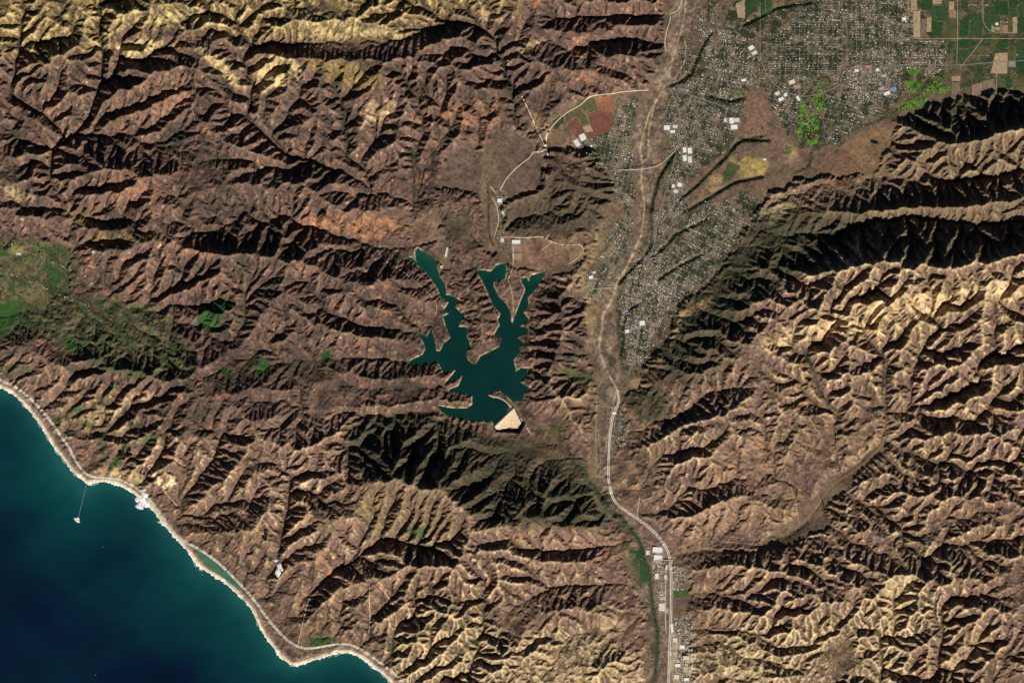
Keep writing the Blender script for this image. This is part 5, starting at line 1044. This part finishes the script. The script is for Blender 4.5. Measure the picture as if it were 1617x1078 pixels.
dmesh('access_ramp',[(815,656,11.6),(821,667,9.3),(822,666.4,9.2),(816,655.2,11.5)],[(0,3,2,1)],M_CONC,dam)
spit=[(771,622),(780,618.5),(790,617.5),(800,622),(808,631),(813,642)]
# ================================================================= island with causeway
ROCK=mat('rock_armour',(.42,.39,.33),var=.35,scale=25); 
isl=empty('oil_island',W(121,820,0)); tag(isl,'small white rock-armoured island platform alone in the bay at the end of its causeway','island')
P_=[(-5.2,-2.6),(-2,-3.0),(2.2,-4.0),(4.6,-2.0),(4.2,1.6),(5.2,4.2),(2.4,5.0),(-.4,3.6),(-3.0,.8)]
Q_=[(x*S*1.02,-y*S*1.02) for x,y in P_][::-1]; mb=MB(); n0=len(Q_)
mb.V=[(x*1.15,y*1.15,-6) for x,y in Q_]+[(x*.86,y*.86,7) for x,y in Q_]; mb.F=[tuple(range(n0,2*n0))]+[(i,(i+1)%n0,n0+(i+1)%n0,n0+i) for i in range(n0)]; mb.build('rock_armour',ROCK,isl)
mb=MB(); mb.prism([(x*.74,y*.74) for x,y in Q_],7.02,8.2); mb.build('concrete_pad',mat('island_concrete',(.72,.70,.65),var=.12,scale=18),isl)
for k,(bx,by,bw,bd) in enumerate([(-22,14,9,6),(6,24,8,10),(30,-14,10,6),(8,-30,6,9)]): MB().box(bx-bw,bx+bw,by-bd,by+bd,8.21,14+k).build('storage_shed',RM['white' if k%2 else 'grey'],isl)
cw=empty('causeway',W(128,795,0)); tag(cw,'thin straight pile causeway running from the beach out to the island','causeway')
p0=np.array(W(136.6,762.5,0)); p1=np.array(W(124,816,0)); d_=(p1-p0)[:2]; L_=float(np.linalg.norm(d_)); ang=math.atan2(d_[1],d_[0]); cw.rotation_euler=(0,0,ang)
cw.location=tuple((p0+p1)/2)
MB().box(-L_/2,L_/2,-3.2,3.2,6,7.2).build('deck',mat('causeway_deck',(.30,.29,.26),var=.2,scale=20),cw)
for sgn in (-1,1): MB().box(-L_/2,L_/2,sgn*3.0-.15,sgn*3.0+.15,7.21,8.3).build('railing',M_METAL,cw)
for k in range(34):
    xx=-L_/2+(k+.5)*L_/34; MB().box(xx-.6,xx+.6,-2.6,2.6,-4,5.99).build('pile_bent',M_CONC,cw)
# boats
def boat(x,y,rot,label,s=1.0):
    r=empty('boat',W(x,y,0),rot); tag(r,label,'boat')
    L2=11*s; hull=[(-L2,-3.2*s),(L2*.4,-3.4*s),(L2*1.05,0),(L2*.4,3.4*s),(-L2,3.2*s)]; n=5
    mb=MB(); mb.V=[(x_*.8,y_*.6,-.6) for x_,y_ in hull]+[(x_,y_,2.2*s) for x_,y_ in hull]; mb.F=[tuple(range(n,2*n)),tuple(reversed(range(n)))]+[(i,(i+1)%n,n+(i+1)%n,n+i) for i in range(n)]
    mb.build('hull',RM['white'],r); MB().box(-L2*.45,L2*.25,-2*s,2*s,2.2*s+.02,5*s).build('cabin',RM['pale'],r)
boat(151,1065,.6,'tiny white boat alone far out near the bottom edge of the sea'); boat(319,906.5,2.2,'white boat just off the surf below the lagoon',1.1); boat(163,862.5,1.2,'small pale boat in open water south-east of the island',.9)
# bridges
def bridge(name,label,P,w,zoff,m):
    r=empty(name,W(*P[len(P)//2],0)); tag(r,label,'bridge')
    D=dense(smooth_line(P,2),2.0); z0=float(sample(*D[0]))+zoff; z1=float(sample(*D[-1]))+zoff
    t=np.gradient(D,axis=0); t/=np.linalg.norm(t,axis=1)[:,None]; nn=np.stack([-t[:,1],t[:,0]],-1); n=len(D); zs=np.linspace(z0,z1,n); zs=np.maximum(zs,sample(D[:,0],D[:,1])+.35); o0=np.array(r.location)
    V=[];
    for s_,dz in ((-.5,0),(.5,0),(.5,-.12),(-.5,-.12)): V+=[tuple(np.array(W(p[0]+q[0]*s_*w,p[1]+q[1]*s_*w,z+dz))-o0) for p,q,z in zip(D,nn,zs)]
    F=[(k*n+i,k*n+i+1,((k+1)%4)*n+i+1,((k+1)%4)*n+i) for k in range(4) for i in range(n-1)]
    o_=mesh_np('deck',V,F,m,parent=r)
    bm=bmesh.new(); bm.from_mesh(o_.data); bmesh.ops.recalc_face_normals(bm,faces=bm.faces); bm.to_mesh(o_.data); bm.free()
    for i in range(2,n-1,3):
        x_,y_,z_=np.array(W(*D[i],zs[i]-.13))-o0; MB().box(x_-2,x_+2,y_-6,y_+6,-o0[2]-60+float(sample(*D[i]))*SZ+55,z_).build('pier',M_CONC,r)
bridge('road_bridge','long pale road bridge crossing the upper riverbed west to east',[(975,269),(1000,268.5),(1014,267.5),(1037,264),(1052,252),(1067,238)],1.0,.6,M_CONC)
bridge('road_bridge','short pale bridge across the riverbed beside the middle town',[(930,457),(950,455),(972,455)],.8,.5,M_CONC)
bridge('road_bridge','highway overpass crossing the valley highway by the mobile home park',[(1030,885),(1045,884),(1062,884)],.8,1.2,M_CONC)
# ================================================================= clouds
def cloud_mat():
    m=bpy.data.materials.new('cloud_vapour'); m.use_nodes=True; nt=m.node_tree; n=nt.nodes; L=nt.links; n.clear()
    out=n.new('ShaderNodeOutputMaterial'); pv=n.new('ShaderNodeVolumePrincipled'); pv.inputs['Color'].default_value=(1,1,1,1); pv.inputs['Anisotropy'].default_value=-.1
    tc=n.new('ShaderNodeTexCoord'); t=n.new('ShaderNodeTexNoise'); t.inputs['Scale'].default_value=1/50; t.inputs['Detail'].default_value=6; t.inputs['Roughness'].default_value=.65; L.new(tc.outputs['Object'],t.inputs['Vector'])
    mr=n.new('ShaderNodeMapRange'); mr.inputs['From Min'].default_value=.40; mr.inputs['From Max'].default_value=.64; mr.inputs['To Min'].default_value=0; mr.inputs['To Max'].default_value=.11
    L.new(t.outputs[0],mr.inputs['Value']); L.new(mr.outputs[0],pv.inputs['Density']); L.new(pv.outputs[0],out.inputs['Volume']); return m
CM=cloud_mat()
def cloud(label,lumps,z,group='small clouds over the coast'):
    """a closed billowed hull filled with vapour"""
    V=[];F=[]; x0,y0=lumps[0][:2]; rc_=random.Random(int(x0*3+y0))
    bm=bmesh.new(); bmesh.ops.create_icosphere(bm,subdivisions=3,radius=1); bv=np.array([v.co[:] for v in bm.verts]); bf=[tuple(v.index for v in f.verts) for f in bm.faces]; bm.free()
    for (x,y,rx,ry,rz) in lumps:
        rx*=1.2; ry*=1.15
        for k in range(18):
            a=rc_.uniform(0,6.283); t=rc_.uniform(.3,1.05) if k else 0; s=.95 if k==0 else rc_.uniform(.15,.42)
            q=bv*(1+.12*np.sin(bv[:,[1,2,0]]*6+k))*np.array([rx*s,ry*s,rz*s])*S+np.array([(x-x0+math.cos(a)*t*rx)*S,-(y-y0+math.sin(a)*t*ry)*S,rc_.uniform(-.1,.3)*rz*S])
            b=len(V); V+=[tuple(p) for p in q]; F+=[tuple(b+i for i in f) for f in bf]
    o=mesh_np('cloud',V,F,CM); md=o.modifiers.new('fuse','REMESH'); md.mode='VOXEL'; md.voxel_size=9
    o.location=W(x0,y0,z); tag(o,label,'cloud',group)
CZ=58
cloud('largest white puffy cloud over the surf line east of the island',[(227,790,5,7,3),(223,798,5,5,2.5),(231,781,5,4,2.5),(234,795,4,5,2),(229,773,3,2,1.5),(218,788,3,4,2)],CZ)
cloud('thin wispy cloud scrap on the shore just south-east of the largest cloud',[(259,826,3,3,1.4),(253,823,3,1.5,1),(262,819,1.5,2,1)],CZ)
cloud('small tall white cloud above the hills inland of the beach road',[(440,903,3.4,6,3),(442,893,3,4.5,2),(437,884,4,2,1.5),(446,898,2,3,1.5)],CZ)
